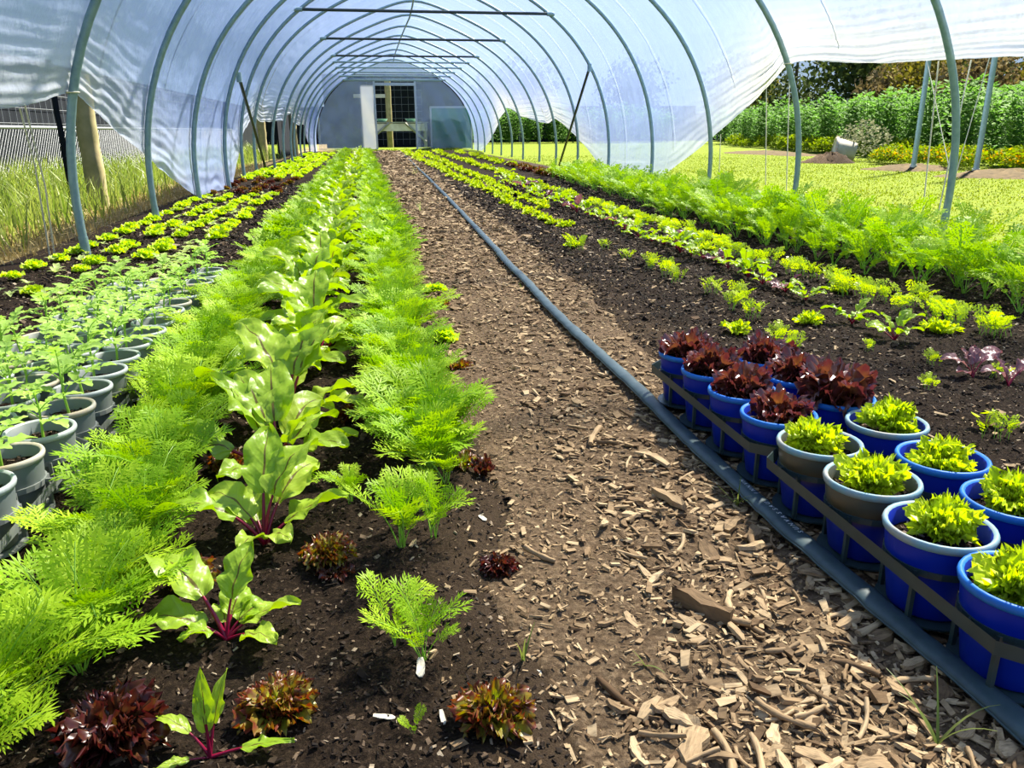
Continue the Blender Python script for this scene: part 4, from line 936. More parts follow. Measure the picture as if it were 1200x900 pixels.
for i, (x, y, c_) in enumerate(cands):
    st = (i % 5 == 2); lab = names[c_].replace('grey pot', 'brown stained grey pot', 1) if st else names[c_]
    t = potted('potted_tomato', x, y, ZT+gz(x, y)*.3, POT_ST if st else POT_GREY, SOILDG[i % 2], .080, lab, 'potted tomato', 'stained pots of tomato seedlings, column %d' % (c_+1) if st else 'pots of tomato seedlings, column %d' % (c_+1), RT.uniform(0, 6))
    tomato(t, .080, RT, RT.uniform(1.0, 1.45), (RT.uniform(-.012, .012), RT.uniform(-.012, .012)))
for i, (a, b) in enumerate([(1.00, 1.505), (1.515, 2.01), (2.02, 2.60), (2.61, 3.20)]):
    tray(-1.965, -1.597, a, b, [(x, y) for x, y, c_ in gp if a < y < b], 'tray_grey', '%s grey plastic tray of tomato pots counted from the near end' % ordn[i], .0535, .062, .016)

# ------------------------------------------------------------------ lettuce bed along the left hoops
RL = random.Random(77)
LIME_ME = [lettuce_mesh('lime', i, s_, [(7, [0, 1], 1, 0), (6, [2, 3], .9, 0), (4, [4, 5], .8, 0)]).mesh('lettuce', 'lettuce_lime') for i, s_ in ((0, 1.0), (1, 1.1), (2, .95), (3, 1.05))]
BRONZE_ME = [lettuce_mesh('bronze', 20+i, 1.1).mesh('lettuce', 'lettuce_red' if i % 2 else 'lettuce_bronze') for i in range(3)]
def seedling_mb(seed):
    rng = random.Random(seed); mb = MB(); a = 0
    for k in range(6):
        a += 2.4; b = MB(); l = rng.uniform(.03, .05); V, F, UV = blade(l, l*.22, lance, rng.uniform(.3, .9), .8, 5, 6, cup=.2, seed=seed*9+k); b.add(V, [F], UV); mb.merge(b, TR((0, 0, .01), a), rng.random())
    return mb.mesh('seedling', 'seedling')
SEED_ME = [seedling_mb(i) for i in range(4)]
for row, x0 in enumerate((-2.575, -2.365, -2.165, -1.955)):
    y = 3.22 + .17*row if row < 2 else 3.95+.15*row
    while y < 24:
        red = 8.6 < y < 11.2
        x = x0 + RL.uniform(-.03, .03) + max(0, y-12)*.012
        if RL.random() < .93:
            if red:
                props(ob('lettuce', RL.choice(BRONZE_ME), None, (x, y, gz(x, y)), (0, 0, RL.uniform(0, 6)), RL.uniform(.9, 1.3)), 'brownish red lettuce in the patch halfway along the left bed', 'lettuce', 'red lettuce patch in the left bed')
            else:
                props(ob('lettuce', RL.choice(LIME_ME), None, (x, y, gz(x, y)), (0, 0, RL.uniform(0, 6)), RL.uniform(.75, 1.1)*(1 if y < 9 else 1.5)), ['lime green lettuce in the row beside the steel hoops', 'lime green lettuce in the second row from the hoops', 'lime green lettuce in the third row from the hoops', 'lime green lettuce in the row next to the tomato pots'][row] if y < 9 else 'lime green lettuce beyond the red patch of the left bed', 'lettuce', 'lime lettuces of left bed row %d' % (row+1) if y < 9 else 'far lime lettuces of the left bed')
        y += RL.uniform(.22, .30)*max(1, y/6.5)
for i in range(110):
    y = 3.1+6*RL.random()**1.4; x = RL.choice((-2.47, -2.27, -2.06, -2.55, -1.97))+RL.uniform(-.05, .05)
    if x > -2.02 and y < 3.6: continue
    props(ob('seedling', RL.choice(SEED_ME), None, (x, y, gz(x, y)), (0, 0, RL.uniform(0, 6)), RL.uniform(.7, 1.2)), 'small pale seedling between the lime lettuces', 'seedling', 'pale seedlings in the left bed')

# ------------------------------------------------------------------ right bed
RB = random.Random(99)
def tuft_mb(seed, n=9, L_=.075):      # young carrots, thinly leaved
    rng = random.Random(seed); mb = MB()
    lib = [frond_mb(300+seed*5+i, L_*rng.uniform(.8, 1.1), rng.uniform(1.1, 1.45), rng.uniform(.5, 1.0), .024, 4, 2, .0022, .0009, .4) for i in range(3)]
    for k in range(n):
        mb.merge(lib[k % 3], TR((rng.uniform(-.035, .035), rng.uniform(-.03, .03), 0), rng.uniform(0, 6.28), rng.uniform(.7, 1.1), rng.uniform(-.1, .15)), rng.random())
    return mb.mesh('young_carrots', ['lettuce_green', 'carrot_stem'], False)
TUFT = [tuft_mb(i) for i in range(4)]
GREEN_ME = [lettuce_mesh('green', 40+i, 1.0, [(8, [0, 1], 1, 0), (7, [2, 3], .9, 0), (5, [4, 5], .8, 0)]).mesh('lettuce', 'lettuce_green') for i in range(3)]
def tuft(x, y, s, lab, grp): props(ob('carrot_seedlings', RB.choice(TUFT), None, (x, y, gz(x, y)), (0, 0, RB.uniform(0, 6)), s), lab, 'carrot seedlings', grp)
for x, y, s in [(.05, 4.06, 1.2), (.2, 4.06, .9), (.18, 3.7, 1.0), (.2, 3.41, 1.1), (.2, 3.2, 1.1), (.2, 3.05, 1.0), (.22, 2.79, 1.1), (.25, 2.65, 1.2), (.22, 2.52, 1.1), (.2, 2.40, 1.0), (.34, 1.95, .5), (.12, 2.05, .9), (.10, 1.95, .9), (.28, 1.62, .5), (.19, 1.3, .8), (.43, 1.80, .55), (.50, 1.66, .7)]:
    tuft(x, y, s, 'thin clump of young carrot seedlings on the path side of the right bed', 'young carrots on the path side of the right bed')
for i in range(46):
    y = 2.0+4.4*(i/46)**1.3+RB.uniform(-.04, .04); x = .80-.03*(y-2)*(y < 4)+RB.uniform(-.05, .05)
    tuft(x, y, RB.uniform(.9, 1.35), 'thin clump of young carrot seedlings in the row before the tall carrots', 'young carrots before the tall carrots')
labs_b = [(.49, 2.27, 'young beetroot with red stalks beside a green lettuce', .52), (.49, 2.05, 'young beetroot with pale round leaves in open soil', .58), (.34, 1.70, 'dark rooted beetroot leaves by the tall soil clod', .3)]
for x, y, lab, s in labs_b[:2]: beet(x, y, beet_plan(RB, 7, s), lab)
beet(.455, 1.685, [(0, 150, .56), (1, 20, .64), (3, 60, .44), (2, 190, .40), (3, 100, .4)], 'purple leaved beetroot with pinkish upper leaves', lib=BLP_ME)
beet(.485, 1.60, [(0, 170, .52), (1, 10, .60), (2, 40, .54), (3, 110, .4)], 'purple leaved beetroot at the edge with green inner leaves', lib=BLP_ME)
y = 2.62; i = 0
while y < 10:
    x = .525+.012*(y-2)+RB.uniform(-.03, .03)
    beet(x, y, beet_plan(RB, 7 if y < 5 else 5, RB.uniform(.50, .72)*max(1, (y/5)**.6)), 'young beetroot plant in the middle row of the right bed', 'young beetroot in the right bed', BLP_ME+BL_ME[:3] if i % 5 == 1 else None); y += RB.uniform(.11, .17)*max(1, y/4); i += 1
for x, y, s, lab in [(.35, 2.29, .85, 'bright green frilly lettuce beside the young carrots'), (.67, 2.09, .95, 'bright green frilly lettuce next to the pale beetroot'), (.06, 2.22, .8, 'low bright green lettuce behind the red potted ones'), (.70, 3.92, 1.0, 'bright green lettuce near the start of the tall carrots'), (.75, 2.75, .9, 'yellow green frilly lettuce before the tall carrots'), (.04, 4.15, .9, 'bright green lettuce alone on dark soil near the hose')]:
    props(ob('lettuce', RB.choice(GREEN_ME), None, (x, y, gz(x, y)), (0, 0, RB.uniform(0, 6)), s*1.15), lab, 'lettuce')
# rounder leaf of a young nasturtium at the frame edge
mb = MB()
for k, (dx, dy, dz, r_) in enumerate([(0, 0, .03, .014), (.02, .015, .025, .012), (-.018, .012, .022, .011), (.012, -.018, .02, .012)]):
    b = MB(); lathe(b, [(0.0005, .002), (r_*.5, .0), (r_, .002)], 14); mb.merge(b, TR((dx, dy, dz), 0, 1, .3*(k-1.5), .2*k), .3); tube(mb, [(0, 0, 0), (dx, dy, dz)], .0009, 4)
props(ob('round_leaf_seedling', mb.mesh('round_leaf_seedling', 'lettuce_green'), None, (.215, 1.36, gz(.215, 1.36))), 'round leaved green seedling in the dark soil', 'seedling')
# lettuces that fill the bed further down
y = 4.3
while y < 24:
    for x0, kind in ((.20, 'g'), (.38, 'g'), (.86, 'g')):
        if x0 == .20 and y < 5.0: continue
        if x0 == .38 and y < 6.2: continue
        x = x0 + RB.uniform(-.05, .05) + (.012*(y-5) if x0 > .3 else 0)
        props(ob('lettuce', RB.choice(GREEN_ME), None, (x, y, gz(x, y)), (0, 0, RB.uniform(0, 6)), RB.uniform(.95, 1.25)*max(1, (y/6)**.6)), {.20: 'bright green lettuce in the row nearest the hose', .38: 'bright green lettuce in the second row from the hose', .86: 'bright green lettuce in the row on the far side of the young beetroot'}[x0], 'lettuce', 'right bed lettuces, %s' % {.20: 'hose row', .38: 'second row', .86: 'far side row'}[x0])
    y += RB.uniform(.17, .22)*max(1, y/5)
y = 10.2
while y < 24:
    x = 1.50 + RB.uniform(-.12, .12) + .02*(y-10); red = y < 14
    props(ob('lettuce', RB.choice(BRONZE_ME if red else GREEN_ME), None, (x, y, gz(x, y)), (0, 0, RB.uniform(0, 6)), RB.uniform(1.3, 1.8)), 'brownish lettuce behind the tall carrots' if red else 'green lettuce at the far end of the hoop side row', 'lettuce', 'brownish lettuces behind the tall carrots' if red else 'far green lettuces on the hoop side')
    y += .13*max(1, y/8)
# tall carrots along the right hoops
y = 2.2; n_ = 0
while y < 6.2:
    for x0 in (1.17, 1.30, 1.45, 1.60):
        if RB.random() < .12: continue
        x = x0-.06*sstep(2.4, 3.4, np.array([y]))[0]+.12*sstep(4.5, 8, np.array([y]))[0]+RB.uniform(-.05, .05); yy_ = y+RB.uniform(-.06, .06); n_ += 1
        props(ob('tall_carrot_plant', RB.choice(CARROT_BIG_ME), None, (x, yy_, gz(x, yy_)-.003), (0, 0, RB.uniform(0, 6)), RB.uniform(.8, 1.08)*(1.08 if x0 > 1.25 else .85)), 'tall feathery carrot plant on the soil side of the thick band' if x0 < 1.4 else 'tall feathery carrot plant on the lawn side of the thick band', 'carrot', 'tall carrots, soil side' if x0 < 1.4 else 'tall carrots, lawn side')
    y += .145
def carrot_band(seed):
    rng = random.Random(seed); mb = MB(); y = 6.2
    lib = [frond_mb(400+i, .25, [1.4, 1.2, 1.05][i], .8, .06, 5, 2, .006, .002) for i in range(3)]
    while y < 10.6:
        for k in range(4):
            x = 1.22+.09*(y-6)*.6+.13*k+rng.uniform(-.05, .05)
            for i, a, s_, t_ in carrot_plan(rng, 6, lib): mb.merge(lib[i], TR((x, y+rng.uniform(-.05, .05), 0), a, s_, t_), rng.random())
        y += .13
    props(ob('carrot_row', mb.mesh('carrot_row', ['carrot', 'carrot_stem'], False)), 'far length of the tall carrot band along the right hoops', 'carrots', None, 'stuff')
carrot_band(3)

# small weeds in the path
def weed(x, y, n, L_, label, mat='grass_tall'):
    rng = random.Random(int(x*999)); mb = MB()
    for k in range(n):
        b = MB(); V, F, UV = blade(L_*rng.uniform(.6, 1.1), .0018, lambda v: 1-.8*v, rng.uniform(.5, 1.4), rng.uniform(.2, 1.4), 3, 7, seed=k); b.add(V, [F], UV); mb.merge(b, TR((0, 0, 0), rng.uniform(0, 6.28)), rng.random())
    props(ob('grass_weed', mb.mesh('grass_weed', mat), None, (x, y, pz(x, y))), label, 'weed')
weed(-.462, 1.13, 9, .05, 'small green weed at the edge of the hose'); weed(-.505, .575, 5, .10, 'thin grass blades beside the hose in the coarse mulch')
weed(-.905, .79, 4, .05, 'few grass blades above the bronze path lettuce'); weed(-.76, .76, 3, .04, 'tiny grass wisp at the mulch edge'); weed(-.20, 1.93, 6, .035, 'small green weed behind the last potted red lettuce')
weed(-.45, 3.1, 6, .03, 'small yellow weed next to the hose further on', 'yellow_leaf'); weed(-.62, 6.5, 10, .10, 'pale weed patch on the path far along the tunnel', 'seedling'); weed(-.3, 12, 12, .2, 'pale green weeds far along the path by the hose', 'seedling')

# ------------------------------------------------------------------ outside: grass
def grass(name, label, n, xr, yr, hgt, w, mat, seed, mask=None, lean=.6):
    rs = np.random.RandomState(seed); x = rs.uniform(*xr, n); y = rs.uniform(*yr, n)
    if mask is not None: k = rs.rand(n) < mask(x, y); x, y = x[k], y[k]
    n = len(x); z = lawn_z(x, y)-.005; hh = hgt*rs.uniform(.4, 1.15, n)*(0.7+0.6*vnoise(x*1.5, y*1.5, seed)); a = rs.uniform(0, 6.28, n); ln = hh*lean*rs.uniform(.1, 1, n); la = rs.uniform(0, 6.28, n)
    ww = w*rs.uniform(.7, 1.3, n); P0 = np.stack([x, y, z], 1); B = np.stack([np.cos(a)*ww, np.sin(a)*ww, a*0], 1); Ld = np.stack([np.cos(la)*ln, np.sin(la)*ln, a*0], 1); Hh = np.stack([a*0, a*0, hh], 1)
    V = np.stack([P0-B, P0+B, P0+Ld*.35+Hh*.6+B*.75, P0+Ld*.35+Hh*.6-B*.75, P0+Ld+Hh*(1-.25*lean)], 1).reshape(-1, 3)
    i = np.arange(n)*5; mb = MB(); mb.add(V, [np.stack([i, i+1, i+2, i+3], 1), np.stack([i+3, i+2, i+4], 1)], r=np.repeat(rs.rand(n)+1e-3, 5))
    props(ob(name, mb.mesh(name, mat, False)), label, 'grass', None, 'stuff')
grass('tall_grass', 'tall green grass growing along the chain link fence', 38000, (-5.2, -2.95), (4.0, 22), .42, .004, 'grass_tall', 1, lambda x, y: np.clip(1.4-np.abs(x+4.1)/1.0, .05, 1)*np.clip((10-y)/6+.4, .25, 1))
grass('dry_grass', 'dry straw coloured grass on the verge beside the left hoops', 9000, (-3.5, -2.7), (2.5, 16), .12, .004, 'straw', 2, None, 1.3)
grass('lawn_blades', 'short yellow green lawn grass outside the right hoops', 60000, (1.95, 9), (3.2, 20), .028, .006, 'grass_lawn', 3, lambda x, y: np.clip(1.2-y/20, .2, 1))
grass('threshold_grass', 'bright grass in front of the end wall doorway', 1600, (-1.9, 2.1), (25.9, 26.6), .10, .012, 'grass_lawn', 4)

# ------------------------------------------------------------------ left fence and posts
FX = -4.55
t = thing('chain_link_fence', 'low galvanised chain link fence in front of black cloth', 'fence', (FX, 0, 0))
mb = MB(); tube(mb, [(0, 5, .67), (0, 24, .67)], .017, 8); ob('top_rail', mb.mesh('top_rail', 'wire'), t)
rsf = MB(); ny = int(19/.07); y0_ = 5+np.arange(ny)*.07
for sg in (-1, 1):
    for yy_ in y0_:
        a_, b_ = (0.006*sg, yy_, .02), (0.006*sg, yy_+sg*.60, .66); d_ = np.array([0, .0015, 0])
        A_, B_ = np.array(a_), np.array(b_); U_ = np.array([.0015, 0, 0])
        rsf.add([A_-d_, A_+U_, A_+d_, B_-d_, B_+U_, B_+d_], [np.array([(0, 1, 4, 3), (1, 2, 5, 4), (2, 0, 3, 5)])])
wm = ob('wire_mesh', rsf.mesh('wire_mesh', 'wire', False), t); wm['kind'] = 'stuff'
for yy_ in (5, 8.2, 11.4, 14.6, 17.8, 21, 24):
    mb = MB(); tube(mb, [(-.03, yy_, -.1), (-.03, yy_, .69)], .02, 8); ob('fence_post', mb.mesh('fence_post', 'galv'), t)
t = thing('cloth_fence', 'tall black cloth fence with a square wire grid along the left', 'fence', (FX-.35, 0, 0))
mb = MB(); box(mb, (-.01, 3.5, 0), (.01, 34, 1.45)); ob('cloth', mb.mesh('cloth', 'black_cloth', False), t)
for i, zz in enumerate(np.arange(.72, 1.5, .17)):
    mb = MB(); tube(mb, [(.03, 3.5, zz), (.03, 24, zz)], .003, 4); ob('grid_wire', mb.mesh('grid_wire', 'wire'), t)
mb = MB()
for yy_ in np.arange(3.6, 24, .19): tube(mb, [(.03, yy_, .5), (.03, yy_+.02, 1.45)], .003, 4)
g_ = ob('upright_wires', mb.mesh('upright_wires', 'wire'), t); g_['kind'] = 'stuff'
def post(x, y, h, r, lab, mat='wood_post', name='wooden_post'):
    rs = np.random.RandomState(int(y*10)); n = 14; zz = np.linspace(-.15, h, n); mb = MB()
    tube(mb, np.stack([x+rs.uniform(-.004, .004, n), y+rs.uniform(-.004, .004, n), zz], 1), r*(1+rs.uniform(-.05, .05, n)), 14); props(ob(name, mb.mesh(name, mat)), lab, 'post')
post(-3.24, 7.23, 1.05, .078, 'round weathered timber post standing beside the first visible left hoop')
post(-3.40, 7.10, 1.15, .022, 'thin black stake beside the weathered timber post', 'black_cloth', 'black_stake')
post(-3.25, 19.5, 1.2, .09, 'far round timber post outside the lifted film on the left'); post(-2.75, 22.0, 1.2, .09, 'second far timber post near the end of the left side')
props(ob('dark_shade_sheet', (lambda m_: (box(m_, (-3.05, 20.6, 0), (-3.0, 26.5, 1.15)), m_)[1])(MB()).mesh('dark_shade_sheet', 'black_cloth', False)), 'dark sheet in place of shade outside the far end of the left film', 'shade sheet')  # black sheet added to stand for the dark shade beyond the far film

# ropes at the tied-up hems
def rope(pts, lab, r=.0045):
    mb = MB(); tube(mb, pts, r, 5, upv=(1, 0, 0)); props(ob('tie_rope', mb.mesh('tie_rope', 'rope')), lab, 'rope')
rope([(-2.62, 4.32, .74), (-2.66, 4.5, .35), (-2.72, 4.62, -.02)], 'pale rope hanging from the lifted film beside the left hoop')
rope([(-2.60, 4.20, .72), (-2.64, 4.36, .45), (-2.70, 4.5, .0)], 'second thin rope hanging beside the left hoop')
rope([(2.33, 6.55, .93), (2.45, 6.62, .0)], 'white rope stretched from the film hem down to the lawn'); rope([(2.42, 6.35, 1.02), (2.50, 6.35, .0)], 'second white rope behind the tied film corner')
rope([(2.55, 4.75, 1.0), (2.58, 4.72, .0)], 'white rope near the closest right hoop'); rope([(2.7, 4.65, 1.0), (2.52, 4.5, .1)], 'slanting white rope beside the closest right hoop'); rope([(2.50, 7.75, .55), (2.52, 7.75, .0)], 'short white rope under the sloping film hem')
for i, s, zt, lab in ((3, -1, .80, 'cord binding the film to the closest left hoop'), (4, 1, 1.09, 'cord binding the film to the second right hoop')):
    xx = phi_at(HY[i], zt, s); mb = MB(); a = np.linspace(0, 2*PI, 16)
    tube(mb, np.stack([xx+np.cos(a)*.03, HY[i]+np.sin(a)*.03, zt+0*a], 1), .004, 5, False); props(ob('tie_cord', mb.mesh('tie_cord', 'rope'), HOOPS[i]), lab)

# ------------------------------------------------------------------ right side garden
for y, lab in ((11.03, 'straight galvanised post standing on the lawn edge by the marigolds'), (9.74, 'straight galvanised post nearest the mulch patch, with a slack wire')):
    t = thing('garden_post', lab, 'post', (7.16, y, 0)); mb = MB(); tube(mb, [(0, 0, -.1), (0, 0, 2.9)], .037, 12); ob('post_pipe', mb.mesh('post_pipe', 'galv'), t)
    mb = MB(); tube(mb, [(0, 0, -.02), (0, 0, .06)], .05, 12); ob('base_sleeve', mb.mesh('base_sleeve', 'pale_steel'), t)
rope([(7.16, 9.74, 1.75), (8.4, 9.3, 1.62), (10, 8.8, 1.6)], 'slack wire running off the galvanised garden post', .004)
rope([(7.1, 11.03, 1.6), (6.9, 9.9, .0)], 'white rope slanting from the marigold side post to the lawn', .006); rope([(7.1, 9.74, 1.6), (6.75, 9.6, .0)], 'white rope slanting from the mulch side post', .006)
RG = random.Random(21)
def bean_mb(seed, hgt=1.35, stems=6, lw=.066):
    rng = random.Random(seed); mb = MB(); Q = []; rr = []
    for k in range(stems):
        a = rng.uniform(0, 6.28); r0 = rng.uniform(0, .12); lean = rng.uniform(.05, .28); h = hgt*rng.uniform(.75, 1.08)
        b = Vector((math.cos(a)*r0, math.sin(a)*r0, 0)); tp = b + Vector((math.cos(a)*lean, math.sin(a)*lean, h)); tube(mb, [b, tp], [.008, .004], 4, False, r=.5)
        n = int(h/.055)
        for j in range(n):
            f = .10+.9*j/n; c = b.lerp(tp, f); az = a+j*2.2+rng.uniform(-.5, .5); ll = rng.uniform(.10, .17)*(1-.35*max(0, f-.8)/.2)
            for (fo, sd) in ((.45, -1), (.5, 1), (.9, -1), (.95, 1)):
                d = Vector((math.cos(az), math.sin(az), rng.uniform(.1, .7))).normalized(); p = c + d*ll*fo
                e = Vector((-math.sin(az)*sd, math.cos(az)*sd, rng.uniform(-.1, .5))).normalized()*.7 + d*.6; e.normalize(); s_ = e.cross(Vector((rng.uniform(-.4, .4), rng.uniform(-.4, .4), 1))).normalized(); l_ = lw*rng.uniform(1.2, 1.9); w_ = l_*.30
                Q += [p, p+e*l_*.5+s_*w_, p+e*l_, p+e*l_*.5-s_*w_]; rr += [rng.random()]*4
    V = np.array([tuple(q) for q in Q]); mb.add(V, [np.arange(len(V)).reshape(-1, 4)], r=np.array(rr)); return mb
BEAN_ME = [bean_mb(i).mesh('broad_bean_plant', 'bean', False) for i in range(4)]
i = 0; y = 9.0
while y < 34:
    xf = 8.9 + .21*(y-11)
    for rw in range(4):
        if rw > 1 and y > 20: continue
        x = xf+.45+.75*rw+RG.uniform(-.2, .2); yy_ = y+RG.uniform(-.15, .15)
        props(ob('broad_bean_plant', RG.choice(BEAN_ME), None, (x, yy_, 0), (0, 0, RG.uniform(0, 6)), RG.uniform(.85, 1.12)), ['leafy broad bean plant in the row facing the lawn', 'leafy broad bean plant in the second row from the lawn', 'leafy broad bean plant in the third row from the lawn', 'leafy broad bean plant in the row against the black fence'][rw], 'bean plant', 'broad beans, row %d from the lawn' % (rw+1))
    y += .48*max(1, y/16)
for x in np.arange(3.5, 14, .55):
    for rw in range(2): props(ob('broad_bean_plant', RG.choice(BEAN_ME), None, (x+RG.uniform(-.2, .2), 38.5+rw*1.1+RG.uniform(-.2, .2), 0), (0, 0, RG.uniform(0, 6)), RG.uniform(1.0, 1.3)), 'leafy plant of the hedge across the far end of the lawn', 'hedge plant', 'hedge across the far lawn')
def clump_mb(seed, mats, r=.28, h=.32, n=260, fl=40, leafw=.035):
    rng = np.random.RandomState(seed); mb = MB()
    def quads(n, zmin, zmax, w, mi, upright):
        a = rng.rand(n)*6.28; q = np.sqrt(rng.rand(n)); x = np.cos(a)*q*r; y = np.sin(a)*q*r; z = (zmin+(zmax-zmin)*rng.rand(n)**(.6))*np.sqrt(np.maximum(0.05, 1-.75*q*q))
        C = np.stack([x, y, z], 1); D = rng.normal(size=(n, 3)); D[:, 2] = np.abs(D[:, 2])*.5; D /= np.linalg.norm(D, axis=1)[:, None]; S = np.cross(D, rng.normal(size=(n, 3))); S /= np.linalg.norm(S, axis=1)[:, None]+1e-9
        ww = w*rng.uniform(.6, 1.3, n)[:, None]; V = np.stack([C, C+D*ww*.9+S*ww*.5, C+D*ww*1.8, C+D*ww*.9-S*ww*.5], 1).reshape(-1, 3)
        mb.add(V, [np.arange(len(V)).reshape(-1, 4)], r=np.repeat(rng.rand(n)+1e-3, 4), mi=mi)
    quads(n, .02, h, leafw, 0, False)
    if fl: quads(fl, h*.5, h*.88, leafw*1.0, 1, True)
    return mb
MARI_ME = [clump_mb(i, None, .30, .34, 420, [60, 90, 25][i]).mesh('marigold_clump', ['yellow_leaf', 'marigold'], False) for i in range(3)]
LOWG_ME = [clump_mb(10+i, None, .35, .35, 480, 0, .05).mesh('low_green_clump', ['yellow_leaf'], False) for i in range(2)]
for i in range(24):
    f = i/23; y = 9.3+4.4*f+RG.uniform(-.15, .15); x = 8.15+RG.uniform(-.25, .55)
    props(ob('marigold_clump', MARI_ME[i % 3], None, (x, y, 0), (0, 0, RG.uniform(0, 6)), RG.uniform(.55, 1.1)), 'clump with yellow and orange flowers below the beans', 'marigold', 'flowering clumps below the beans')
for i in range(17):
    y = 14.6+.8*i; props(ob('low_green_clump', LOWG_ME[i % 2], None, (9.0+.21*(y-11)+RG.uniform(-.3, .2), y, 0), (0, 0, RG.uniform(0, 6)), RG.uniform(.6, 1.2)), 'low yellow green clump along the foot of the beans', 'plant', 'low clumps along the foot of the beans')
# mulch and dirt patches, tub, grey shrub
def mound(name, x, y, rx_, ry_, h, mat, lab, cat):
    rs = np.random.RandomState(int(x*10)); nr, na = 8, 26; a = np.linspace(0, 2*PI, na, endpoint=False); V = [(0, 0, h)]
    for i in range(1, nr):
        f = i/(nr-1); V += [(math.cos(t_)*rx_*f*(1+.12*math.sin(3*t_)), math.sin(t_)*ry_*f, h*(1-f*f)*(1+rs.uniform(-.35, .35))-.03*f) for t_ in a]
    k = np.arange(na); k2 = (k+1) % na; F = [np.stack([0*k, 1+k, 1+k2], 1), np.concatenate([np.stack([1+(i-1)*na+k, 1+i*na+k, 1+i*na+k2, 1+(i-1)*na+k2], 1) for i in range(1, nr-1)])]
    mb = MB(); mb.add(V, F); props(ob(name, mb.mesh(name, mat), None, (x, y, 0)), lab, cat)
M['dry_mulch'] = plain('dry_mulch', (0.105, 0.074, 0.036), .95, .1, c2=(.045, .034, .017), nscale=14, bmp=.8)
mound('mulch_patch', 7.3, 9.3, .9, .75, .07, 'dry_mulch', 'dry straw mulch patch around the garden posts', 'mulch'); mound('mulch_patch', 7.35, 11.3, .8, .6, .06, 'dry_mulch', 'dry mulch patch below the marigolds', 'mulch')
mound('dirt_heap', 7.35, 13.6, .55, .35, .16, 'soil', 'dark heap of dirt beside the white tub', 'dirt'); mound('dirt_strip', 9.3, 19.5, .9, 2.2, .05, 'dry_mulch', 'bare brown earth strip along the bean bed', 'earth')
t = thing('white_tub', 'stained white tub lying on its side by the dirt heap', 'tub', (7.95, 14.1, .1), math.radians(-25), None, .72); mb = MB(); lathe(mb, [(0, 0), (.24, 0), (.30, .5), (.315, .51), (.315, .53), (.285, .53), (.23, .03), (0, .03)], 24); ob('tub_shell', mb.mesh('tub_shell', 'white_tub'), t, (.25, 0, .08), (0, math.radians(-82), 0))
mb = MB(); lathe(mb, [(.285, .47), (.315, .47), (.325, .50), (.315, .545), (.285, .545)], 24); ob('tub_lip', mb.mesh('tub_lip', 'pot_stainrim'), t, (.25, 0, .08), (0, math.radians(-82), 0))
props(ob('grey_shrub', clump_mb(31, None, .5, .75, 900, 0, .035).mesh('grey_shrub', ['grey_leaf'], False), None, (8.45, 14.3, 0)), 'dusty grey green shrub beside the white tub', 'shrub')
t = thing('black_fence', 'long black cloth fence behind the broad beans', 'fence', (0, 0, 0)); mb = MB()
box(mb, (-.02, 0, 0), (.02, 60, 1.42)); c_ = ob('cloth', mb.mesh('cloth', 'black_cloth', False), t, (12.6, 6, 0), (0, 0, -.14)); mb = MB(); box(mb, (-.04, 0, 1.42), (.04, 60, 1.46)); ob('fence_rail', mb.mesh('fence_rail', 'wood_grey', False), t, (12.6, 6, 0), (0, 0, -.14))
for k in range(12):
    mb = MB(); tube(mb, [(-.06, 5*k, 0), (-.06, 5*k, 1.55)], .05, 8); ob('fence_post', mb.mesh('fence_post', 'wood_grey'), t, (12.6, 6, 0), (0, 0, -.14))
t = thing('black_fence', 'black cloth fence across the far end behind the hedge', 'fence', (0, 0, 0)); mb = MB(); box(mb, (-8, 41.5, 0), (16.5, 41.54, 1.75)); ob('cloth', mb.mesh('cloth', 'black_cloth', False), t)
for k in range(5):
    mb = MB(); tube(mb, [(-8+5*k, 41.45, 0), (-8+5*k, 41.45, 1.85)], .05, 8); ob('fence_post', mb.mesh('fence_post', 'wood_grey'), t)

# trees
def crown_mb(seed, R_, H_, n=2600, leaf=.16):
    rng = np.random.RandomState(seed); blobs = [(rng.uniform(-.5, .5)*R_, rng.uniform(-.5, .5)*R_, H_*rng.uniform(.18, .8), R_*rng.uniform(.40, .62)) for _ in range(11)]; mb = MB()
    for bx, by, bz, br in blobs:
        m_ = n//11; D = rng.normal(size=(m_, 3)); D /= np.linalg.norm(D, axis=1)[:, None]; C = np.array([bx, by, bz])+D*br*(rng.uniform(.55, 1.08, m_)[:, None])*(1, 1, .85)
        E_ = rng.normal(size=(m_, 3)); E_ /= np.linalg.norm(E_, axis=1)[:, None]; S = np.cross(E_, D); S /= np.linalg.norm(S, axis=1)[:, None]+1e-9; w = leaf*rng.uniform(.5, 1.3, m_)[:, None]
        V = np.stack([C, C+E_*w*.7+S*w*.45, C+E_*w*1.5, C+E_*w*.7-S*w*.45], 1).reshape(-1, 3); mb.add(V, [np.arange(len(V)).reshape(-1, 4)], r=np.repeat(rng.rand(m_)+1e-3, 4))
    return mb
CR = {k: [crown_mb(i+s_, 2.0, 4.2).mesh('crown', mat, False) for i in range(2)] for k, mat, s_ in (('d', 'tree_dark', 0), ('o', 'tree_olive', 5), ('b', 'tree_brown', 9))}
mb = MB(); tube(mb, [(0, 0, -.2), (.05, 0, 1.5), (0, .1, 3.2)], [.16, .12, .05], 8); TRK = mb.mesh('trunk', 'bark')
TLAB = {'d': 'dark evergreen tree behind the black fence', 'o': 'olive yellow shrubby tree behind the black fence', 'b': 'brownish bare looking tree behind the black fence'}
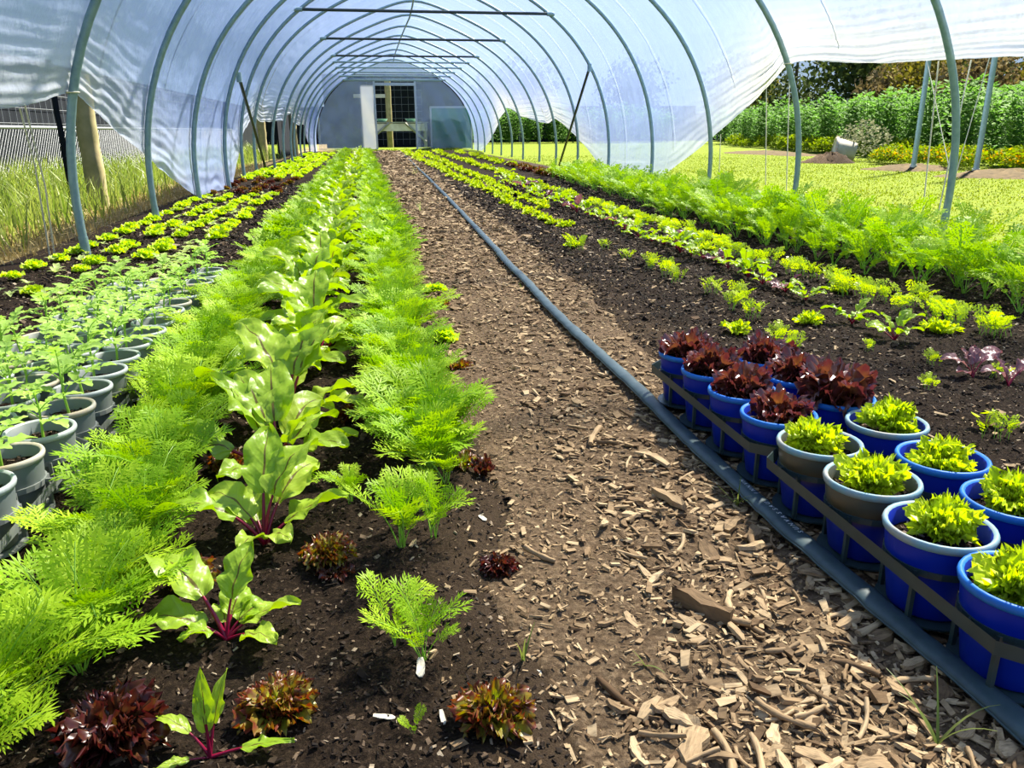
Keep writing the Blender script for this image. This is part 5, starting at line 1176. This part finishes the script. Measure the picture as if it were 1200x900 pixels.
def tree(x, y, k, s_, grp='trees behind the black fence', lab=None):
    t = thing('tree', lab or TLAB[k], 'tree', (x, y, 0), RG.uniform(0, 6), grp+(', '+TLAB[k].split()[0]), s_); ob('crown', RG.choice(CR[k]), t, (0, 0, .2)); ob('trunk', TRK, t)
for y, k in [(7, 'd'), (9.5, 'o'), (12, 'd'), (13.8, 'd'), (16, 'd'), (18, 'o'), (19.8, 'o'), (22, 'b'), (24.5, 'o'), (27, 'b'), (31, 'd'), (36, 'd'), (42, 'o'), (48, 'd')]:
    tree(15.2+.14*(y-6)+RG.uniform(-.5, .6), y, k, RG.uniform(.75, 1.0) if k != 'd' else RG.uniform(1.0, 1.25))
for y, k in [(9, 'd'), (14, 'd'), (20, 'd'), (27, 'd'), (35, 'd')]: tree(19+.14*(y-6), y, k, 1.4, 'tall trees further back', 'tall dark tree in the second line behind the black fence')
for x in (5, 9, 14): tree(x+RG.uniform(-1, 1), 45+RG.uniform(0, 2), 'd', 1.1, 'trees beyond the far fence', 'dark tree beyond the far black fence')

# ------------------------------------------------------------------ behind the end wall
t = thing('potting_bench', 'grey timber bench seen through the doorway', 'bench', (0.2, 29, 0))
def part(name, fn, mat, **k): m_ = MB(); fn(m_); return ob(name, m_.mesh(name, mat, False), t, **k)
for k in range(3): part('bench_board', lambda m_: box(m_, (-1.1, -.30+.21*k, .86), (1.1, -.11+.21*k, .90)), 'wood_grey')
for x in (-1.0, 1.0):
    for yy_ in (-.26, .28): part('bench_leg', lambda m_: box(m_, (x-.035, yy_-.035, 0), (x+.035, yy_+.035, .86)), 'wood_grey')
part('bench_brace', lambda m_: tube(m_, [(-1.0, -.33, .25), (-.25, -.33, .86)], .04, 4), 'wood_grey'); part('bench_brace', lambda m_: tube(m_, [(1.0, -.33, .25), (.30, -.33, .86)], .04, 4), 'wood_grey')
part('bench_apron', lambda m_: box(m_, (-1.05, -.27, .60), (1.05, -.25, .84)), 'white_tub')
for x, lab in ((-.28, 'pale aqua basin at one end of the bench'), (.72, 'pale aqua basin beside the doorway post end of the bench')):
    mb = MB(); lathe(mb, [(0, 0), (.13, 0), (.2, .1), (.21, .105), (.19, .105), (.12, .015), (0, .015)], 20); props(ob('basin', mb.mesh('basin', 'aqua'), None, (x, 29, .90)), lab, 'basin')
post(0.0, 29.8, 2.3, .11, 'stout round timber post behind the potting bench')
mb = MB(); box(mb, (-1.2, 29.72, 1.72), (-.1, 29.80, 1.84)); props(ob('timber_rail', mb.mesh('timber_rail', 'white_tub', False)), 'pale timber rail fixed to the stout post', 'rail')
t = thing('mesh_fence', 'black cloth fence with a pale wire grid behind the bench', 'fence', (0, 31.5, 0)); part('cloth', lambda m_: box(m_, (-2.3, 0, 0), (2.9, .02, 2.6)), 'black_cloth')
for zz in np.arange(.3, 2.6, .25): part('grid_wire', lambda m_: tube(m_, [(-.7, -.02, zz), (1.3, -.02, zz)], .005, 4), 'wire')
for xx in np.arange(-.7, 1.31, .25): part('grid_wire', lambda m_: tube(m_, [(xx, -.02, .1), (xx, -.02, 2.6)], .004, 4), 'wire')
t = thing('shade_panel', 'dark green mesh panel standing behind the end wall film', 'panel', (1.92, 27.1, 0)); part('panel_mesh', lambda m_: box(m_, (-.66, 0, .05), (.66, .03, 1.30)), 'green_panel')
for xx in (-.67, .67): part('panel_stile', lambda m_: box(m_, (xx-.025, -.02, 0), (xx+.025, .05, 1.36)), 'pale_steel')
part('panel_rail', lambda m_: box(m_, (-.67, -.02, 1.30), (.67, .05, 1.36)), 'pale_steel')
